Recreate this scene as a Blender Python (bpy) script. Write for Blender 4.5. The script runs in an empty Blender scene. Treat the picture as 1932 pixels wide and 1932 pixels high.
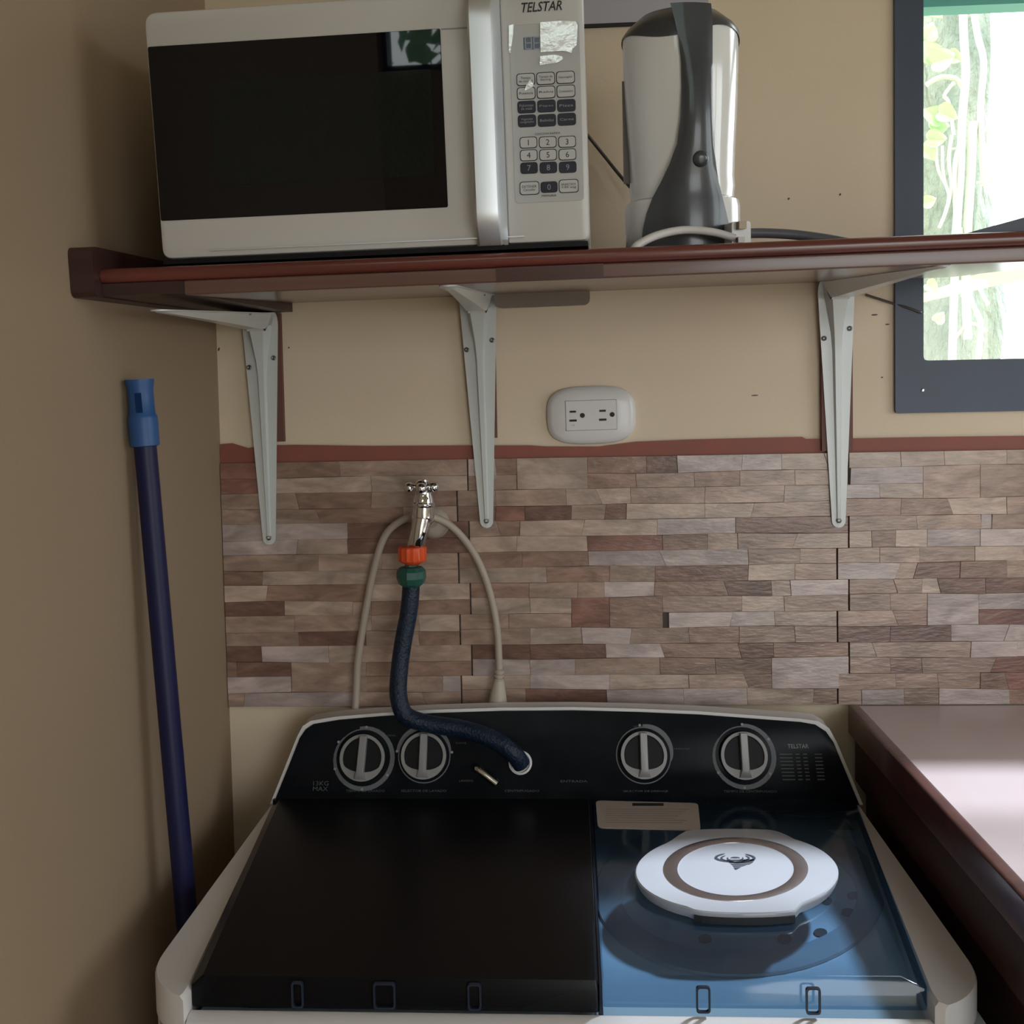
import bpy, bmesh, math, random
from mathutils import Vector, Matrix
random.seed(7)
S = bpy.context.scene
C = S.collection
PI = math.pi

# ------------------------------------------------------------------ camera
F_PX, CX, CY, W_PX = 1950.0, 966.0, 850.0, 1932.0
PITCH, YAW, ROLL, DIST, CAM_Z = 0.051123702824513735, -0.0560925362349219, 0.02059034257517173, 1.3812584347905066, 1.3158971862926119
def cam_axes():
    cp, sp, cy, sy, cr, sr = math.cos(PITCH), math.sin(PITCH), math.cos(YAW), math.sin(YAW), math.cos(ROLL), math.sin(ROLL)
    fwd = Vector((sy*cp, cy*cp, -sp)); right = Vector((cy, -sy, 0)); down = fwd.cross(right)
    return cr*right + sr*down, -sr*right + cr*down, fwd
RGT, DWN, FWD = cam_axes()
CAM = Vector((0, -DIST, CAM_Z))
cam_data = bpy.data.cameras.new('camera')
cam_data.sensor_fit = 'HORIZONTAL'; cam_data.sensor_width = 36.0
cam_data.lens = 36.0*F_PX/W_PX
cam_data.shift_y = (CY - W_PX/2)/W_PX
cam_data.clip_start = 0.01; cam_data.clip_end = 200
cam = bpy.data.objects.new('camera', cam_data); C.objects.link(cam)
m = Matrix((RGT, -DWN, -FWD)).transposed().to_4x4(); m.translation = CAM
cam.matrix_world = m
S.camera = cam

# ------------------------------------------------------------------ light and exposure
S.view_settings.view_transform = 'Standard'; S.view_settings.look = 'None'
S.view_settings.exposure = 0.0; S.view_settings.gamma = 1.0; S.view_settings.use_curve_mapping = False
world = bpy.data.worlds.new('overcast_sky'); S.world = world; world.use_nodes = True
bg = world.node_tree.nodes['Background']
bg.inputs[0].default_value = (0.93, 0.97, 1.0, 1); bg.inputs[1].default_value = 5.3
sun_data = bpy.data.lights.new('hazy_sun', 'SUN'); sun_data.energy = 8.5; sun_data.angle = math.radians(5); sun_data.color = (0.82, 0.89, 1.0)
sun = bpy.data.objects.new('hazy_sun', sun_data); C.objects.link(sun)
SUN_DIR = Vector((-0.40, -0.27, -0.533)).normalized()
sun.rotation_euler = SUN_DIR.to_track_quat('-Z', 'Y').to_euler(); sun.location = (3, 2, 4)
def portal(name, loc, size, look):
    d = bpy.data.lights.new(name, 'AREA'); d.shape = 'RECTANGLE'; d.size, d.size_y = size; d.cycles.is_portal = True
    o = bpy.data.objects.new(name, d); C.objects.link(o); o.location = loc
    o.rotation_euler = Vector(look).to_track_quat('-Z', 'Y').to_euler()
WX0, WX1, WZ0, WZ1 = 0.425, 1.45, 1.285, 2.15            # back window, outer frame
portal('window_portal', ((WX0+WX1)/2, 0.02, (WZ0+WZ1)/2), (WX1-WX0, WZ1-WZ0), (0, -1, 0))
RY0, RY1, RZ0, RZ1 = -1.55, -0.45, 1.10, 2.0             # right window
XR = 1.75
portal('side_window_portal', (XR+0.05, (RY0+RY1)/2, (RZ0+RZ1)/2), (RY1-RY0, RZ1-RZ0), (-1, 0, 0))
BX0, BX1, BZ0, BZ1 = -0.71, 0.20, 2.028, 2.50
YR = -2.8
OX0, OX1, OZ1 = 0.48, 1.72, 1.76                        # open doorway to the yard behind the camera
portal('rear_window_portal', ((BX0+BX1)/2, YR-0.05, (BZ0+BZ1)/2), (BX1-BX0, BZ1-BZ0), (0, 1, 0))

portal('doorway_portal', ((OX0+OX1)/2, YR-0.05, OZ1/2), (OX1-OX0, OZ1), (0, 1, 0))

# ------------------------------------------------------------------ helpers
def hit(px, py, M=None, x=None, y=None, z=None):
    """photo pixel -> point on the plane x/y/z = const of frame M (in that frame's coordinates)"""
    d = RGT*((px-CX)/F_PX) + DWN*((py-CY)/F_PX) + FWD
    o = CAM.copy()
    if M is not None:
        Mi = M.inverted(); o = Mi @ o; d = Mi.to_3x3() @ d
    if x is not None: t = (x-o.x)/d.x
    elif y is not None: t = (y-o.y)/d.y
    else: t = (z-o.z)/d.z
    return o + d*t
def empty(name, loc=(0,0,0), rot=(0,0,0)):
    o = bpy.data.objects.new(name, None); o.empty_display_size = 0.05; C.objects.link(o)
    o.location = loc; o.rotation_euler = rot; return o
def tag(o, label=None, cat=None, group=None, kind=None):
    if label: o['label'] = label
    if cat: o['category'] = cat
    if group: o['group'] = group
    if kind: o['kind'] = kind
    return o
def mesh_obj(name, verts, faces, mat, parent=None, smooth=None):
    me = bpy.data.meshes.new(name); me.from_pydata([tuple(v) for v in verts], [], faces); me.validate()
    bm = bmesh.new(); bm.from_mesh(me); bmesh.ops.remove_doubles(bm, verts=bm.verts, dist=1e-6)
    bmesh.ops.recalc_face_normals(bm, faces=bm.faces); bm.to_mesh(me); bm.free()
    return link(name, me, mat, parent, smooth)
def link(name, me, mat, parent=None, smooth=None):
    o = bpy.data.objects.new(name, me); C.objects.link(o)
    if mat: me.materials.append(mat)
    if parent: o.parent = parent
    if smooth is not None:
        for p in me.polygons: p.use_smooth = True
        me.set_sharp_from_angle(angle=math.radians(smooth))
    return o
class MB:
    def __init__(s): s.v = []; s.f = []
    def add(s, v, f):
        n = len(s.v); s.v += [Vector(a) for a in v]; s.f += [tuple(i+n for i in q) for q in f]; return s
    def box(s, a, b):
        x0,y0,z0 = a; x1,y1,z1 = b
        return s.add([(x0,y0,z0),(x1,y0,z0),(x1,y1,z0),(x0,y1,z0),(x0,y0,z1),(x1,y0,z1),(x1,y1,z1),(x0,y1,z1)],
                     [(0,3,2,1),(4,5,6,7),(0,1,5,4),(1,2,6,5),(2,3,7,6),(3,0,4,7)])
    def loops(s, L, cap0=True, cap1=True, closed=True):
        n = len(L[0]); v = [p for l in L for p in l]; f = []
        for k in range(len(L)-1):
            for i in range(n if closed else n-1):
                j = (i+1) % n; f.append((k*n+i, k*n+j, (k+1)*n+j, (k+1)*n+i))
        if cap0: f.append(tuple(range(n)))
        if cap1: f.append(tuple((len(L)-1)*n+i for i in range(n)))
        return s.add(v, f)
    def ball(s, c, r, n=12, sc=(1,1,1)):
        L = []
        for k in range(1, n//2):
            a = PI*k/(n//2)
            L.append([Vector(c)+Vector((r*math.sin(a)*math.cos(t)*sc[0], r*math.sin(a)*math.sin(t)*sc[1], r*math.cos(a)*sc[2])) for t in [2*PI*i/n for i in range(n)]])
        return s.loops(L)
    def lathe(s, prof, c=(0,0,0), axis=(0,0,1), n=24, cap=True):
        ax = Vector(axis).normalized(); u = ax.orthogonal().normalized(); w = ax.cross(u)
        L = [[Vector(c)+ax*h+(u*math.cos(t)+w*math.sin(t))*max(r,1e-5) for t in [2*PI*i/n for i in range(n)]] for r, h in prof]
        return s.loops(L, cap, cap)
    def tube(s, pts, r, n=10, sub=6, raw=False):
        P = [Vector(p) for p in pts]
        if not raw and len(P) > 2: P = spline(P, sub)
        L = []; up = None
        for i, p in enumerate(P):
            t = (P[min(i+1,len(P)-1)]-P[max(i-1,0)]).normalized()
            if up is None: up = t.orthogonal().normalized()
            up = (up - t*up.dot(t)).normalized(); w = t.cross(up)
            rr = r(i/(len(P)-1)) if callable(r) else r
            L.append([p+(up*math.cos(a)+w*math.sin(a))*rr for a in [2*PI*k/n for k in range(n)]])
        return s.loops(L)
    def build(s, name, mat, parent=None, smooth=None): return mesh_obj(name, s.v, s.f, mat, parent, smooth)
def spline(P, sub):
    out = []
    for i in range(len(P)-1):
        p0, p1, p2, p3 = P[max(i-1,0)], P[i], P[i+1], P[min(i+2,len(P)-1)]
        for k in range(sub):
            t = k/sub
            out.append(0.5*((2*p1)+(p2-p0)*t+(2*p0-5*p1+4*p2-p3)*t*t+(3*p1-p0-3*p2+p3)*t**3))
    return out+[P[-1]]
def roundpoly(pts, r, n=5):
    """convex/concave 2D polygon with rounded corners; same count per corner"""
    out = []; N = len(pts)
    for i in range(N):
        p = Vector(pts[i]); a = Vector(pts[i-1])-p; b = Vector(pts[(i+1)%N])-p
        ri = r[i] if isinstance(r, (list,tuple)) else r
        ri = min(ri, a.length*.48, b.length*.48)
        s0 = p+a.normalized()*ri; s1 = p+b.normalized()*ri
        for k in range(n+1):
            t = k/n; out.append((1-t)**2*s0+2*t*(1-t)*p+t*t*s1)
    return out
def rect(x0, z0, x1, z1): return [(x0,z0),(x1,z0),(x1,z1),(x0,z1)]
def scaled(loop, sx, sy=None):
    sy = sx if sy is None else sy
    c = sum((Vector(p) for p in loop), Vector((0,0)))/len(loop)
    return [Vector((c.x+(p[0]-c.x)*sx, c.y+(p[1]-c.y)*sy)) for p in loop]
def inset(loop, d):
    c = sum((Vector(p) for p in loop), Vector((0,0)))/len(loop)
    w = max(abs(p[0]-c.x) for p in loop); h = max(abs(p[1]-c.y) for p in loop)
    return scaled(loop, 1-d/w, 1-d/h)
def xz(loop, y): return [Vector((p[0], y, p[1])) for p in loop]
def xy(loop, z): return [Vector((p[0], p[1], z)) for p in loop]
def plate(loop, y_front, y_back, bev=0.001, mb=None):
    """slab in the x-z plane, facing -y, with a bevelled front"""
    mb = mb or MB()
    return mb.loops([xz(loop, y_back), xz(loop, y_front+bev), xz(inset(loop, bev), y_front)])
def text(name, body, mat, parent, cx, cz, y, h, w=None, shear=0.0, M=None, bold=0.0):
    cu = bpy.data.curves.new(name, 'FONT'); cu.body = body; cu.align_x = 'CENTER'; cu.align_y = 'CENTER'; cu.size = 1.0
    cu.shear = shear; cu.offset = bold; cu.resolution_u = 2; cu.space_line = 0.85
    t = bpy.data.objects.new(name, cu); C.objects.link(t)
    me = bpy.data.meshes.new_from_object(t.evaluated_get(bpy.context.evaluated_depsgraph_get()))
    bpy.data.objects.remove(t); bpy.data.curves.remove(cu)
    xs = [v.co.x for v in me.vertices]; ys = [v.co.y for v in me.vertices]
    sy = h/(max(ys)-min(ys)); sx = (w/(max(xs)-min(xs))) if w else sy
    ox, oy = (max(xs)+min(xs))/2, (max(ys)+min(ys))/2
    for v in me.vertices:
        p = Vector((cx+(v.co.x-ox)*sx, y, cz+(v.co.y-oy)*sy)); v.co = M @ p if M else p
    me.name = name
    return link(name, me, mat, parent)

# ------------------------------------------------------------------ materials
def mat(name, col, rough=0.5, metal=0.0, coat=0.0, spec=0.5, noise=None, bump=None, coat_rough=0.1):
    """noise=(scale xyz, amount, second colour) mottles the colour; bump=(scale xyz, strength, distance)"""
    m = bpy.data.materials.new(name); m.use_nodes = True
    nt = m.node_tree; b = nt.nodes['Principled BSDF']
    b.inputs['Base Color'].default_value = (*col, 1); b.inputs['Roughness'].default_value = rough
    b.inputs['Metallic'].default_value = metal; b.inputs['Coat Weight'].default_value = coat
    b.inputs['Coat Roughness'].default_value = coat_rough; b.inputs['Specular IOR Level'].default_value = spec
    def tex(scale, detail=5):
        tc = nt.nodes.new('ShaderNodeTexCoord'); mp = nt.nodes.new('ShaderNodeMapping'); n = nt.nodes.new('ShaderNodeTexNoise')
        mp.inputs['Scale'].default_value = scale; n.inputs['Scale'].default_value = 1.0; n.inputs['Detail'].default_value = detail
        nt.links.new(tc.outputs['Object'], mp.inputs[0]); nt.links.new(mp.outputs[0], n.inputs['Vector']); return n
    if noise:
        scale, amt, col2 = noise
        n = tex(scale); r = nt.nodes.new('ShaderNodeMapRange'); r.inputs[1].default_value = .35; r.inputs[2].default_value = .68; r.inputs[4].default_value = amt
        mx = nt.nodes.new('ShaderNodeMix'); mx.data_type = 'RGBA'; mx.inputs[6].default_value = (*col,1); mx.inputs[7].default_value = (*col2,1)
        nt.links.new(n.outputs['Fac'], r.inputs[0]); nt.links.new(r.outputs[0], mx.inputs[0]); nt.links.new(mx.outputs[2], b.inputs['Base Color'])
    if bump:
        scale, st, dist = bump
        n = tex(scale, 6); bp = nt.nodes.new('ShaderNodeBump'); bp.inputs['Strength'].default_value = st; bp.inputs['Distance'].default_value = dist
        nt.links.new(n.outputs['Fac'], bp.inputs['Height']); nt.links.new(bp.outputs[0], b.inputs['Normal'])
        nt.links.new(bp.outputs[0], b.inputs['Coat Normal'])
    return m
def see_through(name, tint, body, body_fac, gloss=0.06, rough=0.0, fres=1.5):
    m = bpy.data.materials.new(name); m.use_nodes = True; nt = m.node_tree; nt.nodes.clear()
    out = nt.nodes.new('ShaderNodeOutputMaterial'); tr = nt.nodes.new('ShaderNodeBsdfTransparent'); tr.inputs[0].default_value = (*tint,1)
    df = nt.nodes.new('ShaderNodeBsdfDiffuse'); df.inputs[0].default_value = (*body,1)
    gl = nt.nodes.new('ShaderNodeBsdfGlossy'); gl.inputs['Roughness'].default_value = rough
    fr = nt.nodes.new('ShaderNodeFresnel'); fr.inputs[0].default_value = fres
    m1 = nt.nodes.new('ShaderNodeMixShader'); m1.inputs[0].default_value = body_fac
    m2 = nt.nodes.new('ShaderNodeMixShader')
    nt.links.new(tr.outputs[0], m1.inputs[1]); nt.links.new(df.outputs[0], m1.inputs[2])
    ge = nt.nodes.new('ShaderNodeNewGeometry'); ml = nt.nodes.new('ShaderNodeMath'); ml.operation = 'SUBTRACT'; ml.use_clamp = True
    nt.links.new(fr.outputs[0], ml.inputs[0]); nt.links.new(ge.outputs['Backfacing'], ml.inputs[1])
    nt.links.new(ml.outputs[0], m2.inputs[0]); nt.links.new(m1.outputs[0], m2.inputs[1]); nt.links.new(gl.outputs[0], m2.inputs[2])
    nt.links.new(m2.outputs[0], out.inputs[0]); return m
def stone(name, a, b):
    """printed glazed stone strip: streaked, each piece shifted by its own random number"""
    m = bpy.data.materials.new(name); m.use_nodes = True; nt = m.node_tree; p = nt.nodes['Principled BSDF']
    tc = nt.nodes.new('ShaderNodeTexCoord'); oi = nt.nodes.new('ShaderNodeObjectInfo')
    add = nt.nodes.new('ShaderNodeVectorMath'); add.operation = 'ADD'
    sc = nt.nodes.new('ShaderNodeVectorMath'); sc.operation = 'SCALE'; sc.inputs['Scale'].default_value = 9.0
    cb = nt.nodes.new('ShaderNodeCombineXYZ'); nt.links.new(oi.outputs['Random'], cb.inputs[0]); nt.links.new(oi.outputs['Random'], cb.inputs[2])
    nt.links.new(cb.outputs[0], sc.inputs[0]); nt.links.new(tc.outputs['Object'], add.inputs[0]); nt.links.new(sc.outputs[0], add.inputs[1])
    mp = nt.nodes.new('ShaderNodeMapping'); mp.inputs['Scale'].default_value = (22, 20, 75); nt.links.new(add.outputs[0], mp.inputs[0])
    n = nt.nodes.new('ShaderNodeTexNoise'); n.inputs['Scale'].default_value = 1; n.inputs['Detail'].default_value = 8; n.inputs['Roughness'].default_value = .65; n.inputs['Distortion'].default_value = .8
    nt.links.new(mp.outputs[0], n.inputs['Vector'])
    mr = nt.nodes.new('ShaderNodeMapRange'); mr.inputs[1].default_value = .3; mr.inputs[2].default_value = .7; nt.links.new(n.outputs['Fac'], mr.inputs[0])
    mx = nt.nodes.new('ShaderNodeMix'); mx.data_type = 'RGBA'; mx.inputs[6].default_value = (*a,1); mx.inputs[7].default_value = (*b,1)
    nt.links.new(mr.outputs[0], mx.inputs[0])
    mp3 = nt.nodes.new('ShaderNodeMapping'); mp3.inputs['Scale'].default_value = (13, 10, 34); nt.links.new(add.outputs[0], mp3.inputs[0])
    n3 = nt.nodes.new('ShaderNodeTexNoise'); n3.inputs['Scale'].default_value = 1; n3.inputs['Detail'].default_value = 5; n3.inputs['Distortion'].default_value = 1.2; nt.links.new(mp3.outputs[0], n3.inputs['Vector'])
    mr3 = nt.nodes.new('ShaderNodeMapRange'); mr3.inputs[1].default_value = .32; mr3.inputs[2].default_value = .68; mr3.inputs[3].default_value = .72; mr3.inputs[4].default_value = 1.22; nt.links.new(n3.outputs['Fac'], mr3.inputs[0])
    hs3 = nt.nodes.new('ShaderNodeHueSaturation'); nt.links.new(mr3.outputs[0], hs3.inputs['Value']); nt.links.new(mx.outputs[2], hs3.inputs['Color'])
    hs = nt.nodes.new('ShaderNodeHueSaturation'); v = nt.nodes.new('ShaderNodeMapRange'); v.inputs[3].default_value = .84; v.inputs[4].default_value = 1.14
    nt.links.new(oi.outputs['Random'], v.inputs[0]); nt.links.new(v.outputs[0], hs.inputs['Value']); nt.links.new(hs3.outputs[0], hs.inputs['Color'])
    nt.links.new(hs.outputs[0], p.inputs['Base Color'])
    p.inputs['Roughness'].default_value = .24
    n2 = nt.nodes.new('ShaderNodeTexNoise'); n2.inputs['Scale'].default_value = 190; n2.inputs['Detail'].default_value = 5
    mp4 = nt.nodes.new('ShaderNodeMapping'); mp4.inputs['Scale'].default_value = (.45, 1, 1.5); nt.links.new(add.outputs[0], mp4.inputs[0]); nt.links.new(mp4.outputs[0], n2.inputs['Vector'])
    bp = nt.nodes.new('ShaderNodeBump'); bp.inputs['Strength'].default_value = .35; bp.inputs['Distance'].default_value = .002
    nt.links.new(n2.outputs['Fac'], bp.inputs['Height']); nt.links.new(bp.outputs[0], p.inputs['Normal'])
    return m
def wood(name, a, b, rough=.3, coat=.5):
    return mat(name, a, rough, coat=coat, noise=((3, 45, 60), .9, b), bump=((6, 90, 120), .12, .001), coat_rough=.18)
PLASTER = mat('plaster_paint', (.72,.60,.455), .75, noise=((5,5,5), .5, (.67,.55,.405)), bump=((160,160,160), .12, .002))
PLASTER_SHADED = mat('plaster_paint_shaded', (.325,.238,.16), .75, noise=((4,4,4), .5, (.30,.22,.142)), bump=((160,160,160), .12, .002))  # same paint as the other walls, darkened for the weaker light on this side
RED_BAND = mat('red_paint', (.27,.075,.052), .6, noise=((30,30,30), .6, (.20,.075,.055)))
GROUT = mat('grout', (.09,.07,.06), .9)
STONES = {'L': stone('stone_light', (.52,.405,.335), (.38,.275,.215)), 'W': stone('stone_pale', (.53,.435,.415), (.42,.33,.305)),
          'M': stone('stone_tan', (.44,.315,.25), (.29,.195,.148)), 'B': stone('stone_brown', (.35,.225,.172), (.22,.135,.10)),
          'D': stone('stone_dark', (.235,.135,.104), (.14,.075,.058)), 'R': stone('stone_red', (.31,.155,.12), (.20,.095,.072))}
SHELF_W = wood('shelf_wood', (.15,.032,.022), (.08,.018,.013))
SHELF_U = wood('shelf_wood_lower', (.15,.075,.058), (.10,.045,.035), rough=.35)
CLEAT_W = wood('cleat_wood', (.05,.018,.014), (.028,.010,.009), rough=.5, coat=.15)
COUNTER_W = mat('counter_wood', (.58,.48,.49), .40, coat=.4, noise=((12,3,6), .5, (.52,.41,.41)), bump=((20,8,20), .05, .001))
COUNTER_E = wood('counter_edge', (.10,.035,.032), (.06,.02,.02))
CABINET = wood('cabinet_wood', (.05,.016,.012), (.025,.009,.008), rough=.5, coat=.1)
STEEL_W = mat('white_enamel', (.60,.63,.62), .35, coat=.3)
SCREW = mat('screw_metal', (.22,.22,.21), .4, metal=.9)
CHROME = mat('chrome', (.75,.75,.76), .06, metal=1)
SATIN = mat('satin_silver', (.78,.82,.87), .45, metal=1)
WHITE = mat('white_plastic', (.58,.565,.555), .4, coat=.15)
WASH_W = mat('washer_white', (.68,.66,.66), .38, coat=.1)
OUTLET_W = mat('outlet_white', (.68,.66,.65), .35, coat=.2)
HANDLE_W = mat('handle_white', (.40,.41,.45), .35, coat=.1)
BLACK = mat('black_plastic', (.008,.008,.010), .4, spec=.2)
GLASS_B = mat('black_door_glass', (.002,.002,.004), .02, spec=.45)
SLOT = mat('dark_slot', (.01,.01,.01), .6)
INK = mat('black_ink', (.02,.02,.025), .6)
OVERLAY = mat('grey_membrane', (.46,.465,.465), .4)
KEY_L = mat('key_light', (.50,.50,.50), .4)
KEY_D = mat('key_dark', (.012,.012,.025), .35)
PRINT = mat('grey_print', (.30,.30,.32), .6)
FAINT = mat('faint_print', (.075,.08,.085), .6)
DISPLAY = mat('display', (.10,.115,.17), .25)
DIGIT = mat('display_digit', (.32,.35,.42), .4)
FILM = mat('peeling_film', (.97,.97,.97), .22, metal=.55, bump=((70,70,70), .5, .003))
KETTLE_G = mat('kettle_grey', (.045,.05,.058), .30, coat=.3)
KETTLE_W = mat('kettle_white', (.74,.73,.72), .16, coat=.6, coat_rough=.05)
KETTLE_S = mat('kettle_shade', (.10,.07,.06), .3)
CORD_W = mat('white_cord', (.60,.57,.55), .5)
CORD_B = mat('beige_cord', (.42,.35,.29), .5)
CORD_G = mat('grey_cord', (.10,.10,.115), .45)
CORD_K = mat('dark_cord', (.05,.04,.035), .5)
ORANGE = mat('orange_plastic', (.75,.09,.02), .4)
GREEN = mat('green_plastic', (.015,.09,.07), .4)
HOSE = mat('blue_hose', (.004,.010,.028), .40, coat=.05, spec=.35, noise=((120,120,120), .7, (.010,.028,.055)), bump=((300,300,300), .6, .003))
POLE = mat('pole_blue', (.008,.010,.055), .45, spec=.35)
CAP = mat('cap_blue', (.022,.09,.27), .45)
FRAME = mat('window_frame_paint', (.060,.078,.125), .45, noise=((6,6,6), .5, (.042,.058,.075)))
RAIL_G = mat('green_rail', (.12,.42,.36), .5)
PANE = see_through('window_glass', (.97,.985,.98), (0,0,0), 0.0)
LID = see_through('smoked_blue_lid', (.48,.66,.82), (.04,.065,.10), .18, rough=.10)
LID_SHADED = see_through('smoked_lid_shaded', (.07,.085,.10), (.008,.009,.012), .40, rough=.32, fres=1.28)  # same lid plastic, tint darkened to stand for the unlit tub beneath
PANEL_B = mat('control_black', (.006,.007,.009), .22, spec=.07, noise=((25,25,25), .5, (.014,.016,.02)))
TUB = mat('tub_dark', (.03,.03,.035), .6)
SPIN = mat('spin_deck', (.46,.53,.58), .4)
SPIN_D = mat('spin_groove', (.24,.28,.31), .5)
DIAL_S = mat('dial_silver', (.27,.265,.265), .4, metal=.2)
STICKER = mat('sticker_beige', (.42,.36,.32), .55)
STICK_T = mat('sticker_text', (.27,.22,.19), .6)
BOXGREY = mat('grey_box_paint', (.42,.41,.47), .6)
FLOOR_M = mat('floor_tile', (.28,.22,.18), .35, noise=((8,8,8), .5, (.22,.17,.14)))
CEIL_M = mat('ceiling_paint', (.62,.58,.50), .8)
BARK = mat('bark', (.36,.42,.36), .9, noise=((14,14,5), .9, (.16,.22,.19)), bump=((40,40,18), 1.0, .03))
ROOT = mat('root', (.56,.62,.55), .8)
LEAF = mat('leaf', (.46,.70,.38), .5)
LEAF_D = mat('leaf_deep', (.14,.30,.20), .5)
GROUND_M = mat('ground_earth', (.30,.27,.20), .95, noise=((3,3,3), .8, (.2,.2,.12)))
TRAY = mat('dark_tray', (.03,.035,.06), .4)

# ------------------------------------------------------------------ room shell
XL = -0.475
def structure(name, mb, m, parent=None):
    return tag(mb.build(name, m, parent), kind='structure' if parent is None else None)
T = 0.12
wb = MB().box((-2.6,0,-.05),(WX0+.02,T,2.6)).box((WX1-.02,0,-.05),(XR+T,T,2.6)).box((WX0+.02,0,-.05),(WX1-.02,T,WZ0+.02)).box((WX0+.02,0,WZ1-.02),(WX1-.02,T,2.6))
wall_back = structure('wall_back', wb, PLASTER)
wall_left = structure('wall_left', MB().box((XL-.10,-1.7,-.05),(XL,0,2.6)), PLASTER_SHADED)
structure('wall_side', MB().box((-2.6-T,YR,-.05),(-2.6,T,2.6)), PLASTER)
structure('wall_right', MB().box((XR,RY1,-.05),(XR+T,0,2.6)).box((XR,YR,-.05),(XR+T,RY0,2.6)).box((XR,RY0,-.05),(XR+T,RY1,RZ0)).box((XR,RY0,RZ1),(XR+T,RY1,2.6)), PLASTER)
structure('wall_rear', MB().box((-2.6,YR-T,-.05),(BX0,YR,2.6)).box((BX1,YR-T,-.05),(OX0,YR,2.6)).box((OX1,YR-T,-.05),(XR+T,YR,2.6)).box((OX0,YR-T,OZ1),(OX1,YR,2.6)).box((BX0,YR-T,-.05),(BX1,YR,BZ0)).box((BX0,YR-T,BZ1),(BX1,YR,2.6)), PLASTER)
structure('floor', MB().box((-2.6-T,YR-T,-.12),(XR+T,T,0)), FLOOR_M)
structure('ceiling', MB().box((-2.6-T,YR-T,2.6),(XR+T,T,2.7)), CEIL_M)
# paint chips and nail holes
for px, py, a, b in [(413,659,1.5,3.5),(1424,746,7,1.2),(1585,367,1.8,2.2),(1488,375,1.6,2),(1664,712,2,1.4),(1650,594,6,1.5),(1674,612,4,1.3),(545,656,1.4,1.6)]:
    c = hit(px,py,y=0); r = [Vector((c.x+a/1410*math.cos(t)+b/1410*.3*math.sin(t), c.z+b/1410*math.sin(t))) for t in [2*PI*i/8 for i in range(8)]]
    MB().loops([xz(r,.001), xz(r,-.0006)]).build('paint_chip', CLEAT_W if a < 30 else STONES['M'], wall_back)

# red painted band above the tiles (uneven top edge)
ZT, ZB = 1.235, 0.900
top_px = [(414,838),(440,836),(470,845),(500,840),(560,839),(700,841),(880,840),(1000,840),(1030,842),(1130,842),(1200,833),(1300,829),(1420,826),(1512,824),(1520,828),(1600,827),(1760,824),(1932,822),(2100,820),(2500,815),(3200,806),(3650,800)]
top = [hit(p[0],p[1],y=0) for p in top_px]; top = [Vector((max(p.x,XL+.0005),0,p.z)) for p in top]
lo = [Vector((p.x,0,ZT-.012)) for p in top]
structure('trim_1', MB().loops([[Vector((p.x,-.0035,p.z)) for p in top],[Vector((p.x,-.0035,p.z)) for p in lo],[Vector((p.x,.001,p.z)) for p in lo],[Vector((p.x,.001,p.z)) for p in top]], False, False, closed=False), RED_BAND)

# ------------------------------------------------------------------ interlocking wall tiles with stone strips
BAND = (ZT-ZB)/8; ROW = BAND/2
J1_OUT, J1_IN = hit(887,1100,y=-.008).x, hit(866,1100,y=-.008).x
J2_OUT, J2_IN = hit(1602,1100,y=-.008).x, hit(1580,1100,y=-.008).x
GAP = .0009
def joint(which, band): return {0: (XL,XL), 1: (J1_OUT,J1_IN), 2: (J2_OUT,J2_IN), 3: (1.3,1.3)}[which][band % 2]
TILE_ROWS = {
 0: ["R415 B500 M640","R415 L505 L700","M415 B560 M700 B790","M415 B600 M760","W415 D655","W415 L560 D655","M415 M600 M720","B415 L494 M700","L415 B503 L690",
     "D415 L536 M665 B700","M415 M555 M700 L790","M415 D563 M690 B790","D415 W493 L620 M678","B415 D447 M549* B690","W415 _549 M668 W835","M415 W460 M668 M800"],
 1: ["W880 B935 L975* B1108 D1220 W1278 W1400 L1475 M1560","M860 _975 B1103 M1200 B1310 M1396 M1500","M860 M935 L1068 L1130 M1190 M1330 L1480","B860 R935 D990 M1078 D1142 L1182 L1330 M1420",
     "M880 B940 L981 L1100 W1240 D1388","L880 L975 R1108 B1250 M1335 M1392 L1500","B860 B985 W1110 W1250 M1412 M1510","L860 B1031 M1150 D1236 L1412 M1500",
     "B880 M998 M1090 W1140 B1235 D1370 L1456 W1492","L880 L1000 R1078* B1150* M1250 L1400 M1480","M860 M960 _1078 _1150 W1262 W1380 L1462","M860 L1000 W1098 M1190 B1300 M1395 M1500",
     "D880 D1000 W1143 B1250 D1396 B1460","W880 W1000 M1085 B1245 B1350 W1456*","L860 W1000 L1150 M1300 B1408 _1456","M860 D992 W1145 W1290 L1410 M1535"],
 2: ["L1600 L1700 L1782 L1900","M1580 W1605 M1742* M1850* L1950","W1580 L1660 _1742 _1850 L1950","B1580 B1700 L1793 M1900","M1600 M1730 W1852 M1872","L1600 B1645 L1690 W1750 W1850","M1580 M1660 M1735 L1840",
     "W1580 M1694 D1728 B1812 M1900","M1600 M1690 L1740 D1772 D1860","M1600 M1680 W1750* W1847","M1580 B1690 _1750 R1847","D1580 D1680 W1795 W1900","L1600 M1650 W1832 W1920","M1600 B1680 M1740 R1875",
     "M1580 M1690 M1770 B1850 R1900","M1580 W1626 M1706 W1772 B1905"]}
GROUTED = []
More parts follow.
